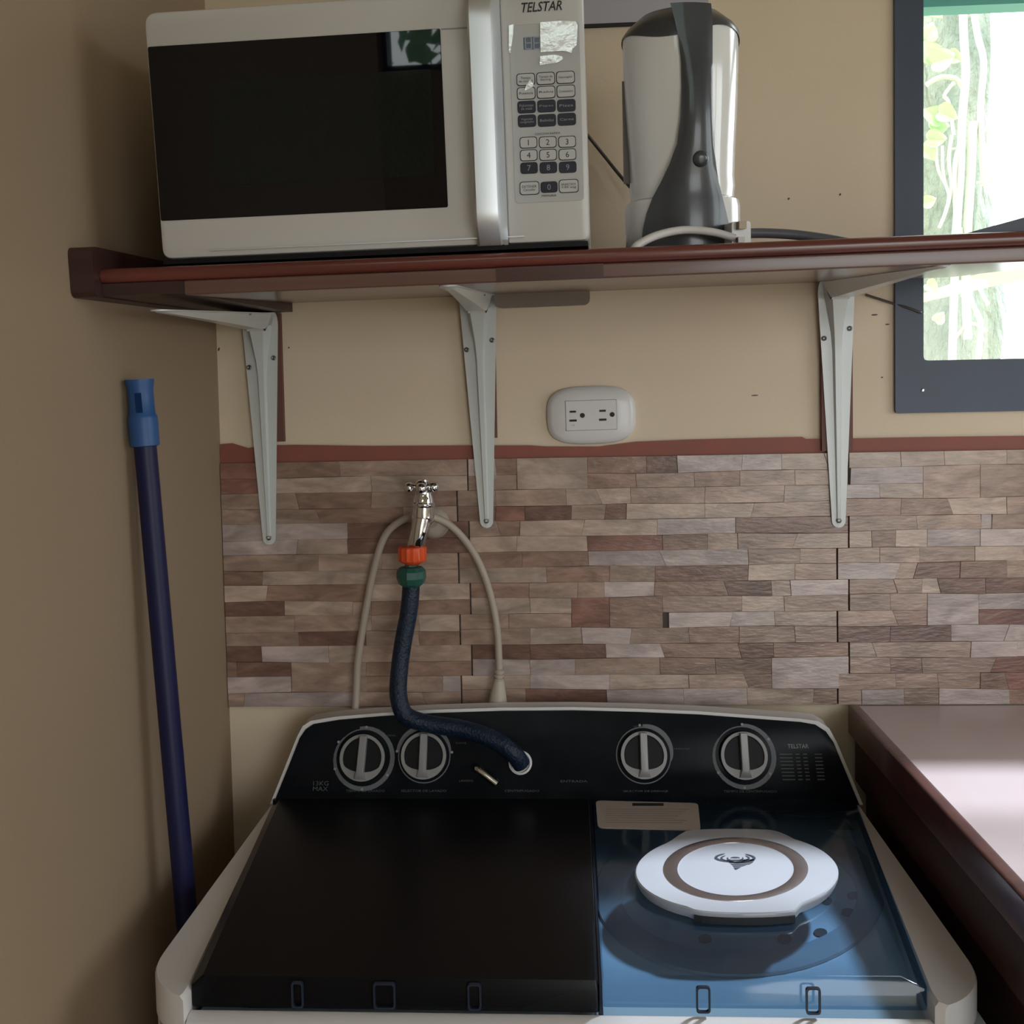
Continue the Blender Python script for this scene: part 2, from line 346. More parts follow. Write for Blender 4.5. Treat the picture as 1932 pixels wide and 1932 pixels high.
for ti in range(3):
    outline = []
    for b in range(8):
        outline += [(joint(ti+1,b)-GAP, ZT-b*BAND), (joint(ti+1,b)-GAP, ZT-(b+1)*BAND)]
    for b in range(7,-1,-1):
        outline += [(joint(ti,b)+GAP, ZT-(b+1)*BAND), (joint(ti,b)+GAP, ZT-b*BAND)]
    outline = [outline[i] for i in range(len(outline)) if (Vector(outline[i])-Vector(outline[i-1])).length > 1e-6]
    tile = MB().loops([xz(outline,-.0005), xz(outline,-.005)]).build('tile', GROUT, wall_back)
    for r, spec in enumerate(TILE_ROWS[ti]):
        b = r//2; z1 = ZT-r*ROW; z0 = z1-ROW; py = 862+29.3*(r+.5)
        segs = spec.split()
        if ti == 2:
            px_ = 1960+random.randint(0,90)
            while px_ < 2700: segs.append(random.choice('LLWMMMB')+str(px_)); px_ += random.randint(90,240)
        xs = [max(hit(float(q[1:].strip('*')),py,y=-.008).x, joint(ti,b)+GAP) for q in segs]
        xs[0] = joint(ti,b)+GAP; end = joint(ti+1,b)-GAP
        xs = [min(x,end) for x in xs]+[end]
        def zrow(r_, x):
            if r_ % 2 == 0: return ZT-r_*ROW+(.0004*math.sin(x*40+r_*1.7) if 0 < r_ < 16 else 0)
            return ZT-r_*ROW+.0016*math.sin(ti*2.1+r_*3.3)+.0011*math.sin(x*23+r_*1.9)
        sl_ = [0]+[random.uniform(-.0045,.0045) if random.random() < .22 else random.uniform(-.0008,.0008) for _ in segs[1:]]+[0]
        for k in range(1,len(segs)):
            if any(c in segs[k]+segs[k-1] for c in '*_'): sl_[k] = 0
        for k, q in enumerate(segs):
            x0, x1 = xs[k], xs[k+1]
            if x1-x0 < .004 or x0 > 1.25 or q[0] == '_': continue
            rb = r+2 if q[-1] == '*' else r+1
            d = -.0066-random.random()*.0014; e = .0004
            def quad(e):
                a0, a1, b0, b1 = x0-sl_[k], x0+sl_[k], x1-sl_[k+1], x1+sl_[k+1]
                if x1-x0 < .02: a0 = a1 = x0; b0 = b1 = x1
                return [(a0+e,zrow(rb,a0)+e),(b0-e,zrow(rb,b0)+e),(b1-e,zrow(r,b1)-e),(a1+e,zrow(r,a1)-e)]
            MB().loops([xz(quad(.0001),-.0045), xz(quad(.0001),d+.0003), xz(quad(e),d)], cap0=False).build('stone_strip', STONES[q[0]], tile)

# ------------------------------------------------------------------ back window with the view outside
win = tag(MB().loops([xz(roundpoly(rect(WX0,WZ0,WX1,WZ1),.004,2),y) for y in (-.006,-.006)][:1]+[xz(roundpoly(rect(WX0+.036,WZ0+.068,WX1-.036,WZ1-.05),.005,2),-.006),
          xz(roundpoly(rect(WX0+.036,WZ0+.068,WX1-.036,WZ1-.05),.005,2),.05), xz(roundpoly(rect(WX0,WZ0,WX1,WZ1),.004,2),.05), xz(roundpoly(rect(WX0,WZ0,WX1,WZ1),.004,2),-.006)], False, False).build('window_1', FRAME), kind='structure')
MB().box((WX0+.034,.030,WZ0+.066),(WX1-.034,.034,WZ1-.048)).build('pane', PANE, win)
zr = hit(1840,8,y=.06).z
MB().box((WX0+.03,.052,zr-.004),(WX1-.03,.085,zr+.035)).build('rail', RAIL_G, win)
c = hit(1741,736,y=-.006); MB().lathe([(.0022,0),(.0022,-.001),(.001,-.0016)], (c.x,-.006,c.z), (0,1,0), 8).build('screw', CHROME, win)
win2 = tag(MB().box((XR-.01,RY0,RZ0),(XR+.06,RY0+.05,RZ1)).box((XR-.01,RY1-.05,RZ0),(XR+.06,RY1,RZ1)).box((XR-.01,RY0,RZ0),(XR+.06,RY1,RZ0+.05)).box((XR-.01,RY0,RZ1-.05),(XR+.06,RY1,RZ1)).box((XR-.01,(RY0+RY1)/2-.02,RZ0),(XR+.06,(RY0+RY1)/2+.02,RZ1)).build('window_2', FRAME), kind='structure')
MB().box((XR+.03,RY0+.04,RZ0+.04),(XR+.034,RY1-.04,RZ1-.04)).build('pane', PANE, win2)
win3 = tag(MB().box((BX0,YR-.06,BZ0),(BX0+.015,YR+.01,BZ1)).box((BX1-.015,YR-.06,BZ0),(BX1,YR+.01,BZ1)).box((BX0,YR-.06,BZ0),(BX1,YR+.01,BZ0+.015)).box((BX0,YR-.06,BZ1-.015),(BX1,YR+.01,BZ1)).build('window_3', FRAME), kind='structure')
MB().box((BX0+.012,YR-.034,BZ0+.012),(BX1-.012,YR-.03,BZ1-.012)).build('pane', PANE, win3)
structure('ground', MB().box((-14,T+.01,-.35),(14,14,-.15)).box((-14,-14,-.35),(14,YR-T-.01,-.15)).box((XR+T+.01,YR-T-.01,-.35),(14,T+.01,-.15)), GROUND_M)

YT = 1.1
def trunk():
    c0 = hit(1765,400,y=YT); L = []; n = 28
    for k in range(34):
        z = -.2+k*.12; row = []
        for i in range(n):
            a = 2*PI*i/n
            r = .155+.02*math.sin(3*a+z*2.2)+.014*math.sin(7*a-z*5)+random.uniform(-.010,.010)+(.10*max(0,.5-z))
            row.append(Vector((c0.x+.01*math.sin(z*2)+r*math.cos(a), YT+.12+r*math.sin(a), z)))
        L.append(row)
    return MB().loops(L).build('tree_trunk', BARK, None, 60)
tr = tag(trunk(), 'thick mossy tree trunk standing outside the window', 'tree')
def px_tube(pts, Y, r_, name, m, parent, n=7, sub=5):
    return MB().tube([hit(p[0],p[1],y=Y+(p[2] if len(p) > 2 else 0)) for p in pts], r_*.78, n, sub).build(name, m, parent, 60)
V = lambda pts, r, Y=.92, m=ROOT: px_tube(pts, Y, r, 'aerial_root', m, tr)
V([(1815,-60),(1818,60),(1822,140),(1815,230),(1812,330),(1806,420),(1800,560),(1796,700)], .011)
V([(1836,20),(1845,70),(1856,120),(1850,200),(1852,280),(1858,350)], .009)
V([(1838,230),(1834,260),(1832,330),(1826,420),(1822,520),(1826,640)], .012)
V([(1812,270),(1800,330),(1804,400),(1798,470)], .008)
V([(1748,160),(1775,146),(1805,150),(1822,175)], .007)
V([(1800,155),(1782,180),(1790,195),(1800,255)], .005)
V([(1796,255),(1790,300),(1795,350),(1786,395),(1772,430)], .005)
V([(1766,275),(1770,320),(1790,365),(1780,410)], .004)
V([(1778,275),(1780,330),(1792,372)], .004)
V([(1810,430),(1830,560),(1850,610),(1845,680)], .008)
V([(1815,560),(1835,530),(1865,575)], .005); V([(1800,640),(1830,610),(1862,625)], .005)
V([(1790,282),(1808,280)], .003); V([(1842,345),(1875,342)], .004)
def leaf(cx, cy, s, rot, Y, m, parent):
    c = hit(cx,cy,y=Y); pts = []
    half = [(0,-.55),(.18,-.72),(.42,-.74),(.62,-.52),(.66,-.2),(.56,.15),(.36,.55),(.16,.85),(0,1.1)]
    for hx, hy in half+[(-q[0],q[1]) for q in half[-2:0:-1]]: pts.append((s*hx, s*hy*.8, s*(abs(hx)*.45-.15*hy*hy)))
    R = Matrix.Rotation(rot,3,'Y')
    v = [c+R@Vector((p[0], -p[2], p[1])) for p in pts]
    mb = MB().loops([v, [q+Vector((0,.004,0)) for q in v]])
    return mb.build('leaf', m, parent)
pl = empty('climbing_plant', hit(1760,300,y=.88)); tag(pl, 'pale green climbing plant with broad leaves on the tree trunk outside', 'plant')
def pleaf(*a):
    o = leaf(*a[:4], a[4], a[5], None); o.parent = pl; o.location = -pl.location; return o
for a in [(1775,112,.040,1.2,.86,LEAF),(1752,98,.035,-.6,.87,LEAF),(1800,108,.025,1.8,.87,LEAF),(1785,215,.032,1.9,.85,LEAF),(1762,218,.034,-1.1,.86,LEAF),(1770,240,.030,1.4,.87,LEAF),(1765,262,.030,1.5,.86,LEAF),(1750,285,.03,2.4,.86,LEAF),
          (1752,62,.030,.4,.88,LEAF),(1762,20,.028,2.2,.88,LEAF),(1752,380,.022,1.2,.88,LEAF),(1757,540,.022,2.2,.88,LEAF),(1772,600,.02,.7,.88,LEAF)]:
    pleaf(*a)
ledge = tag(MB().loops([xz([(p.x,p.z) for p in [hit(q[0],q[1],y=1.0) for q in [(1700,566),(1760,548),(1860,512),(2050,478),(2190,486),(2050,512),(1900,534),(1760,566),(1705,580)]]],y) for y in (1.0,1.012)]).build('palm_frond', mat('frond', (.62,.66,.42), .5)), 'pale drooping frond outside the window just below shelf level', 'leaf')
# leafy hedge behind the rear window, one countless mass
hv = MB(); random.seed(11)
for i in range(1700):
    p = Vector((random.uniform(-2.2,.9), YR-random.uniform(.9,1.7), random.uniform(1.8,3.5)))
    if random.random() < .0: continue
    a = Vector((random.gauss(0,1),random.gauss(0,.6),random.gauss(0,1))).normalized()*random.uniform(.04,.085); b = a.orthogonal().normalized()*random.uniform(.03,.05)
    hv.add([p-a,p+b,p+a,p-b],[(0,1,2,3)])
hv.box((-1.32,YR-1.4,-.2),(-1.29,YR-1.37,3.0))
tag(hv.build('hedge', LEAF_D), 'leafy hedge growing outside the rear window', 'hedge', kind='stuff')

# ------------------------------------------------------------------ shelf (droops a little to the front), cleats, brackets
TILT = 0.070
SH_T = .028
SX1 = 0.50
SM = Matrix.Translation((0,0,1.454+SH_T)) @ Matrix.Rotation(-.013,4,'Y') @ Matrix.Rotation(TILT,4,'X')
SY = -.40
shelf = empty('shelf', SM.translation, SM.to_euler()); tag(shelf, 'dark red-brown wooden wall shelf on three white brackets', 'shelf')
def bull(y0, y1, z0, z1, r, n=6):
    pts = [(y1,z0),(y1,z1)]
    for k in range(n+1):
        a = PI/2+PI/2*k/n; pts.append((y0+r+r*math.cos(a), z1-r+r*math.sin(a)))
    for k in range(n+1):
        a = PI+PI/2*k/n; pts.append((y0+r+r*math.cos(a), z0+r+r*math.sin(a)))
    return pts
def extr_x(loop, x0, x1, mb=None): return (mb or MB()).loops([[Vector((x0,p[0],p[1])) for p in loop],[Vector((x1,p[0],p[1])) for p in loop]])
XE = XL+.024
extr_x(bull(SY,0,-.0140,0,.0062), XE, SX1).build('top_plank', SHELF_W, shelf, 40)
extr_x(bull(SY+.003,0,-SH_T,-.0140,.002), XL+.1055, SX1).build('lower_plank', SHELF_U, shelf, 40)
# small dark board fixed under the plank, right of the middle bracket
a0 = hit(935,520,SM,y=-.30); b0 = hit(1139,520,SM,y=-.30)
MB().loops([xz(roundpoly(rect(hit(933,540,SM,y=-.02).x,-SH_T-.018,hit(1112,540,SM,y=-.02).x,-SH_T),[.012,.012,.001,.001],4),y) for y in (-.035,-.004)]).build('under_block', PLASTER_SHADED if False else mat('under_block_wood', (.20,.16,.13), .55), shelf)
MB().box((hit(936,515,SM,y=-.40).x,SY+.0025,-SH_T+.0005),(hit(1139,515,SM,y=-.40).x,SY+.012,-.0142)).build('edge_patch', wood('edge_patch_wood', (.075,.03,.027), (.05,.02,.018)), shelf)
ec = empty('end_board', SM @ Vector((XL,0,0)), SM.to_euler()); tag(ec, 'dark brown end board on the left wall holding the shelf', 'board')
up = roundpoly([(SY-.012,-.027),(-.002,-.041),(-.002,.012),(SY-.012,.021)],[.008,.001,.001,.008],4)
MB().loops([[Vector((0,p[0],p[1])) for p in up],[Vector((.0235,p[0],p[1])) for p in up]]).build('upright', CLEAT_W, ec)
lg = [(SY+.004,-.0262),(-.002,-.040),(-.002,-.0142),(SY+.004,-.0142)]
MB().loops([[Vector((.0237,p[0],p[1])) for p in lg],[Vector((.105,p[0],p[1])) for p in lg]]).build('ledger', CLEAT_W, ec)

def cleat(px0, px1, ytop, ybot, label):
    a = hit(px0,ytop,y=-.008); b = hit(px1,ybot,y=-.008)
    o = MB().box((a.x,-.009,b.z),(b.x,0,a.z)).build('wall_cleat', mat('cleat_stain', (.14,.055,.042), .6) )
    tag(o, label, 'board')
cleat(470,536,592,833,'brown cleat board on the wall behind the left bracket')
cleat(898,938,566,826,'brown cleat board on the wall behind the middle bracket')
cleat(1549,1609,548,850,'brown cleat board on the wall behind the right bracket')

def bracket(topL, topR, botc, ytop, tip, label, z_drop=0.0, shiny=False):
    yw = -.0095
    pL = hit(topL,ytop,y=yw); pR = hit(topR,ytop,y=yw); bc = hit(*botc,y=yw)
    cxt = (pL.x+pR.x)/2; wt = (pR.x-pL.x)/2
    zc = (SM @ Vector((cxt,0,-SH_T))).z-z_drop-.0008
    zb = bc.z-.009
    root = empty('shelf_bracket', (cxt,yw,zb)); tag(root, label, 'bracket', 'white steel shelf brackets')
    tp = hit(*tip,y=-.38)
    arm_dx = tp.x-cxt
    path = []   # (point, width, ridge width, ridge depth, normal)
    H = zc-zb
    N = 12
    for k in range(N+1):
        t = k/N; z = zb+(H-.016)*t
        w = .0088+(wt-.0088)*t**1.0
        path.append((Vector((bc.x+(cxt-bc.x)*t,yw,z)), w, 0.0028+.0042*t+.009*max(0,t-.8)/.2, .002+.005*t+.013*max(0,t-.8)/.2, Vector((0,-1,0))))
    for k in range(1,6):
        a = PI/2*k/5; r = .016
        nrm = Vector((0,-math.cos(a),-math.sin(a)))
        p = Vector((cxt,yw-r*(1-math.cos(a)),zc-r+r*math.sin(a)))
        path.append((p, wt, .016+(wt*.86-.016)*k/5, .020+.006*math.sin(2*a), nrm))
    for k in range(1,N+1):
        t = k/N; y = yw-.016-(.37-.016)*t
        w = wt+(.0090-wt)*t
        path.append((Vector((cxt+arm_dx*t,y,zc+math.tan(TILT)*(y-yw)*1.0)), w, w*(.86-.25*t), .022-.0205*t**.8, Vector((0,0,-1))))
    L = []; n = len(path)
    for i, (p, w, rw, rd, nr) in enumerate(path):
        s = Vector((1,0,0)); end = 0
        q = [(-w,0),(-w,.0015),(-rw,.0015),(-rw*.62,rd+.0015),(rw*.62,rd+.0015),(rw,.0015),(w,.0015),(w,0)]
        L.append([p-root.location+s*a+nr*b for a, b in q])
    def endcap(i, sgn):
        p, w, rw, rd, nr = path[i]; t = (path[1][0]-path[0][0]).normalized()*-1 if i == 0 else (path[-1][0]-path[-2][0]).normalized()
        out = []
        for f in (.35,.7,.92,1.0):
            k = math.sqrt(max(0,1-f*f)); ww = max(w*k,.0004)
            q = [(-ww,0),(-ww,.0015),(-min(rw,ww)*.9,.0016),(-min(rw,ww)*.5,.0018),(min(rw,ww)*.5,.0018),(min(rw,ww)*.9,.0016),(ww,.0015),(ww,0)]
            out.append([p+t*(w*f)-root.location+Vector((1,0,0))*a+nr*b for a, b in q])
        return out
    L = endcap(0,-1)[::-1]+L+endcap(n-1,1)
    MB().loops(L).build('steel_body', STEEL_W, root, 35)
    def screw(p, nr, r=.0042):
        MB().lathe([(r,-.0005),(r,.0018),(r*.6,.0026),(r*.25,.0020)], p-root.location, nr, 10).build('screw', SCREW, root)
    def on(i): return path[i]
    p, w, rw, rd, nr = on(0); screw(p+nr*.0012+Vector((0,0,.001)), nr, .0036)
    p, w, rw, rd, nr = on(10); screw(p+Vector((w*.78,0,.004))+nr*.001, nr, .0034); screw(p+Vector((-w*.78,0,-.008))+nr*.001, nr, .0034)
    p, w, rw, rd, nr = on(20); screw(p+Vector((w*.72,0,0))+nr*.001, nr, .0032)
    p, w, rw, rd, nr = on(27); screw(p+nr*.0016, nr, .0030)
    return root
bracket(458,525,(508,1003),625,(300,563),'left white shelf bracket beside the corner, above the blue pole', .0125)
bracket(868,937,(918,971),600,(845,525),'middle white shelf bracket, just right of the tap')
bracket(1543,1612,(1582,970),600,(1775,503),'right white shelf bracket beside the window')

# ------------------------------------------------------------------ microwave
MWX = hit(705,470,SM,y=-.385).x
MM = SM @ Matrix.Translation((MWX,-.385,0)) @ Matrix.Rotation(-.030,4,'Z')
mw = empty('microwave', MM.translation, MM.to_euler()); tag(mw, 'white microwave oven with black glass door and silver handle', 'microwave')
def P(px, py, y=0.0): q = hit(px,py,MM,y=y); return (q.x,q.z)
zbot = P(700,472)[1]; ztop = P(300,21)[1]
xl = P(287,250)[0]; xh0 = P(892,230)[0]; xh1 = P(951,230)[0]; xr = P(1107,230)[0]
MB().loops([xz(roundpoly(rect(xl+.004,zbot+.002,xr-.001,ztop-.004),.008,4),y) for y in (.022,.33)]).build('housing', WHITE, mw, 40)
MB().box((xl+.002,-.002,.003),(xr-.002,.32,zbot-.0005)).build('base', BLACK, mw)
MB().box((xl+.05,-.0035,.014),(xh0+.045,.0,.0152)).build('base_trim', SATIN, mw)
for fx in (xl+.03,xr-.03):
    for fy in (.03,.29): MB().lathe([(.010,0),(.012,.0028)], (fx,fy,0), (0,0,1), 14).build('foot', BLACK, mw)
door_l = roundpoly(rect(xl,zbot,xh1-.004,ztop),[.010,.002,.002,.012],5)
door = MB().loops([xz(door_l,.020), xz(door_l,.004), xz(inset(door_l,.0012),.0012), xz(inset(door_l,.004),0)]).build('door', WHITE, mw, 40)
gl = [P(303,412,-.001),P(845,396,-.001),P(831,58,-.001),P(278,84,-.001)]
gx0 = (gl[0][0]+gl[3][0])/2; gx1 = (gl[1][0]+gl[2][0])/2; gz0 = (gl[0][1]+gl[1][1])/2; gz1 = (gl[2][1]+gl[3][1])/2
glass = plate(roundpoly(rect(gx0,gz0,gx1,gz1),.002,3),-.0012,.003,.0004).build('door_glass', GLASS_B, door)
a, b = P(440,350,-.0016), P(812,130,-.0016)
scr = mat('door_screen', (.014,.016,.017), .05, spec=.25)
nt = scr.node_tree; tc = nt.nodes.new('ShaderNodeTexCoord'); mp = nt.nodes.new('ShaderNodeMapping'); mp.inputs['Scale'].default_value = (330,1,330)
vo = nt.nodes.new('ShaderNodeTexWave'); vo.inputs['Scale'].default_value = 1; vo.bands_direction = 'X'; mr = nt.nodes.new('ShaderNodeMix'); mr.data_type = 'RGBA'; mr.inputs[6].default_value = (.003,.004,.004,1); mr.inputs[7].default_value = (.014,.017,.016,1)
nt.links.new(tc.outputs['Object'], mp.inputs[0]); nt.links.new(mp.outputs[0], vo.inputs[0]); nt.links.new(vo.outputs['Fac'], mr.inputs[0]); nt.links.new(mr.outputs[2], nt.nodes['Principled BSDF'].inputs['Base Color'])
plate(roundpoly(rect(P(405,300,-.0016)[0],a[1],b[0],b[1]),.003,3),-.0016,-.0010,.0002).build('door_screen', scr, door)
MB().box((gx1+.001,-.0006,gz1-.0012),(xh0,.001,gz1)).build('groove', PRINT, door)
# silver handle: bowed bar standing off the door
L = []; zs0, zs1 = zbot-.001, ztop+.002
for k in range(49):
    t = k/48; z = zs0+(zs1-zs0)*t; e = min(t,1-t); q_ = min(1,e/.13); bow = .005+.019*math.sin(q_*PI/2)
    w = xh1-xh0
    L.append([Vector(q) for q in [(xh0,-.001,z),(xh0+.001,-bow+.001,z),(xh0+.003,-bow-.001,z),(xh0+w*.5,-bow-.0005,z),(xh0+w*.76,-bow+.0015,z),(xh0+w*.82,-bow+.004,z),(xh1,-.004,z),(xh1,-.001,z)]])
MB().loops(L).build('handle', SATIN, mw, 22)
pan_l = roundpoly(rect(xh1-.001,zbot,xr,ztop),[.002,.007,.010,.002],5)
panel = MB().loops([xz(pan_l,.020), xz(pan_l,.004), xz(inset(pan_l,.0012),.001), xz(inset(pan_l,.0035),0)]).build('control_panel', WHITE, mw, 40)
o0 = P(972,384,-.0006); o1 = P(1093,40,-.0006)
plate(roundpoly(rect(o0[0],o0[1],o1[0],o1[1]),.004,3),-.0008,.001,.0003).build('membrane', OVERLAY, panel)
d0 = P(988,94,-.0012); d1 = P(1045,67,-.0012)
plate(roundpoly(rect(d0[0],d0[1],d1[0],d1[1]),.001,2),-.0012,-.0006,.0002).build('display', DISPLAY, panel)
def seg(cx, cz, w, h, t, mb):
    for (ax,az,bx,bz) in [(-1,1,1,1),(-1,0,1,0),(-1,-1,1,-1)]: mb.box((cx-w/2,-.0015,cz+az*h/2-t/2),(cx+w/2,-.0012,cz+az*h/2+t/2))
    for sx in (-1,1): mb.box((cx+sx*w/2-t/2,-.0015,cz-h/2),(cx+sx*w/2+t/2,-.0012,cz+h/2))
sg = MB(); 
for px in (997,1013): q = P(px,81,-.0013); seg(q[0],q[1],.0055,.0105,.0009,sg)
sg.build('digits', DIGIT, panel)
q = P(1022,12,-.0008); text('logo', 'TELSTAR', INK, panel, q[0], q[1], -.0006, .0088, .0375, shear=.25, bold=.012)
KEYS = []
rowsA = [(150,148,146),(176,174,172),(202,200,199),(228,227,225)]
labA = [['Tiempo\nde coccion','Tiempo de\ndescong.','Descongelar'],['Potencia','Reloj','Cronometro'],['Palomitas\nde maiz','Papas','Pizza'],['Vegetales\ncongelados','Bebidas','Carne']]
for r, ys in enumerate(rowsA):
    for c in range(3): KEYS.append((992+c*37.5+r*.8, ys[c], 33.5, 22, r >= 2, labA[r][c]))
for r, yy in enumerate([269,293,317]):
    for c in range(3): KEYS.append((997+c*36.5+r*.6, yy-c*.8, 32, 20.5, r == 2, str(r*3+c+1)))
KEYS += [(999,355,36,24,False,'DETENER\nCancelar'),(1036,353,31,20,True,'0'),(1073,351,36,24,False,'INICIO\n+30 seg')]
for (kx,ky,kw,kh,dark,lab) in KEYS:
    q = P(kx,ky,-.0012); sw = kw/1.93/1000; sh = kh/1.93/1000
    lp = roundpoly(rect(q[0]-sw/2,q[1]-sh/2,q[0]+sw/2,q[1]+sh/2),.0032,4)
    key = plate(lp,-.0014,-.0006,.0002).build('key', KEY_D if dark else INK, panel)
    if not dark: plate(inset(lp,.0007),-.0016,-.0012,.0001).build('key_face', KEY_L, panel)
    h = .0052 if len(lab) == 1 else (.0052 if '\n' in lab else .0023)
    text('key_text', lab, PRINT if dark else INK, panel, q[0], q[1], -.0018, h, None if len(lab) == 1 else sw*.74)
q = P(1033,252,-.001); text('heading', 'COCCION RAPIDA', INK, panel, q[0], q[1], -.0011, .002, .024)
q = P(1036,369,-.001); text('heading', 'MEMORIA', INK, panel, q[0], q[1], -.0011, .002, .014)
for pts in [[(1019,42),(1060,39),(1086,40),(1090,48),(1088,85),(1080,92),(1078,101),(1071,97),(1062,96),(1020,98)],[(1019,106),(1045,103),(1060,106),(1063,111),(1052,118),(1018,123)],[(960,48),(969,46),(968,66),(963,100),(960,98)],[(1000,151),(1006,157),(1007,163),(990,171),(993,160)]]:
    lp = [P(x,y,-.0022) for x,y in pts]
    MB().loops([xz(lp,-.0019), xz(lp,-.0023)]).build('film_scrap', FILM, panel)
MB().tube([hit(1100,245,y=-.045),hit(1115,263,y=-.03),hit(1143,298,y=-.02),hit(1172,334,y=-.02),hit(1200,365,y=-.03)], .0022, 8).build('black_cable', CORD_K)
tag(bpy.data.objects['black_cable'], 'thin dark cord on the wall between microwave and kettle', 'cord')

# ------------------------------------------------------------------ kettle
KC = hit(1288,466,SM,y=-.27)
KM = SM @ Matrix.Translation((KC.x,-.27,0)) @ Matrix.Rotation(.004,4,'Y')
ket = empty('electric_kettle', KM.translation, KM.to_euler()); tag(ket, 'white and grey electric jug kettle with wide grey handle, beside the microwave', 'kettle')
RK = .0612
def kr(z):
    P_ = [(0,.0600),(.05,.0600),(.060,.0575),(.075,.0562),(.10,.0570),(.14,.0594),(.18,.0610),(.23,.0615),(.262,.0590),(.30,.053)]
    for (a,ra),(b,rb) in zip(P_,P_[1:]):
        if z <= b: return (ra+(rb-ra)*(z-a)/(b-a))*(.965 if z > .055 else 1)
    return P_[-1][1]
def khit(px, py): q = hit(px,py,KM,y=-.05); return q.x, q.z
ztk = khit(1290,30)[1]
MB().lathe([(.058,.0),(.060,.003),(.060,.045),(.0585,.052),(.0555,.054)], n=48).build('base', KETTLE_W, ket, 40)
MB().lathe([(kr(z) if z > .058 else .054, z) for z in [.0545,.058,.066,.075,.088,.10,.12,.14,.16,.18,.20,.22,ztk-.010]]+[(.05,ztk-.006)], n=48).build('body', KETTLE_W, ket, 60)
# dark lid, a shallow dome with a wavy lower edge
L = [[] for _ in range(6)]; n = 64; zrim = khit(1285,50)[1]; ztp = khit(1300,9)[1]+.005
for i in range(n):
    a = 2*PI*i/n; x = math.cos(a); wave = -.0045-.0055*math.cos(3*(a+PI/2)+.9)
    r = kr(zrim)+.0012
    for k, (rr, z) in enumerate([(r-.003,zrim+wave-.0005),(r,zrim+wave),(r-.0005,zrim+.003),(r-.006,zrim+(ztp-zrim)*.42),(r-.020,zrim+(ztp-zrim)*.87),(r-.045,ztp)]): L[k].append(Vector((rr*math.cos(a),rr*math.sin(a),z)))
MB().loops(L).build('lid', KETTLE_G, ket, 50)
left = [(1264,11),(1271,40),(1278,75),(1283,120),(1284,170),(1282,225),(1276,275),(1263,312),(1248,345),(1234,372),(1223,402),(1217,430),(1214,466)]
right = [(1338,10),(1341,40),(1341,75),(1341,120),(1341,170),(1342,225),(1345,275),(1348,312),(1353,345),(1360,372),(1368,402),(1374,430),(1379,466)]
front = []; back = []
for (l, r) in zip(left,right):
    xl_, zl_ = khit(*l); xr_, zr_ = khit(*r); rowf = []; rowb = []
    for k in range(13):
        t = k/12; x = xl_+(xr_-xl_)*t; z = zl_+(zr_-zl_)*t
        R = max(kr(max(z,0)),.058) if z > .04 else .0605
        xc = max(-R*.985, min(R*.985, x)); y = -math.sqrt(max(R*R-xc*xc,1e-6))
        up = max(0,min(1,(z-.06)/.05)); topf = max(0,min(1,(ztk-.03-z)/.05)); off = .0025+(.0075*up*topf)*math.sin(PI*min(max(t,.0),1))**.5
        dirv = Vector((xc,y,0)).normalized()
        rowf.append(Vector((x,y,z))+dirv*off); rowb.append(Vector((x,y,z))+dirv*-.002)
    front.append(rowf); back.append(rowb)
L = [f+b[::-1] for f, b in zip(front,back)]
MB().loops(L).build('handle', KETTLE_G, ket, 45)
bx, bz = khit(1318,303); R = kr(bz)
MB().lathe([(.0080,0),(.0080,.003),(.0066,.0052),(.003,.0062)], Vector((bx,-math.sqrt(R*R-bx*bx)-.008,bz)), Vector((bx*.6,-R,-.01)), 20).build('switch', KETTLE_G, ket, 60)
# brown strip at the left flank, painted as the shaded side of the body
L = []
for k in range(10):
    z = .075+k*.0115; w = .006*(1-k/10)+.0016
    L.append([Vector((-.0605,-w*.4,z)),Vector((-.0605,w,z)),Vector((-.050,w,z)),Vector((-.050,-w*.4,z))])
MB().loops(L).build('flank_shade', KETTLE_S, ket)

# kettle plug lying on the shelf with its cords
pg0 = hit(1398,460,SM,y=-.345)
PMx = SM @ Matrix.Translation((pg0.x,-.345,0)) @ Matrix.Rotation(.15,4,'Z')
plug = empty('power_plug', PMx.translation, PMx.to_euler()); tag(plug, 'white two-pin plug on the shelf edge right of the kettle', 'plug')
def plugbox(x0,z0,x1,z1,y0,y1,m,name,r=.003): MB().loops([xz(roundpoly(rect(x0,z0,x1,z1),r,3),y0), xz(roundpoly(rect(x0,z0,x1,z1),r,3),y1)]).build(name,m,plug,50)
plugbox(-.009,0,.010,.024,.0,.030,OUTLET_W,'plug_body')
plugbox(-.0045,.0265-.0105,.003,.0235,-.009,.0,mat('brass_pin',(.16,.13,.09),.35,metal=.8),'pin',.0005)
plugbox(-.0055,.003,.001,.0085,-.009,.0,mat('brass_pin_lower',(.2,.18,.15),.35,metal=.8),'pin',.0005)
wc = MB().tube([hit(1196,474,SM,y=-.392),SM.inverted()@(SM@hit(1204,462,SM,y=-.385)),hit(1240,444,SM,y=-.37),hit(1290,434,SM,y=-.355),hit(1345,438,SM,y=-.35),hit(1386,449,SM,y=-.345)], .0040, 10).build('white_cord', CORD_W, None, 60)
wc.matrix_world = SM; tag(wc, 'white flat cord arching across the foot of the kettle', 'cord')
gc = MB().tube([hit(1414,440,SM,y=-.33),hit(1450,440,SM,y=-.33),hit(1500,443,SM,y=-.33),hit(1560,451,SM,y=-.335),hit(1610,460,SM,y=-.34),hit(1680,468,SM,y=-.34)], .0050, 10).build('grey_cord', CORD_G, None, 60)
gc.matrix_world = SM; tag(gc, 'thick dark grey cord running right from the plug along the shelf', 'cord')
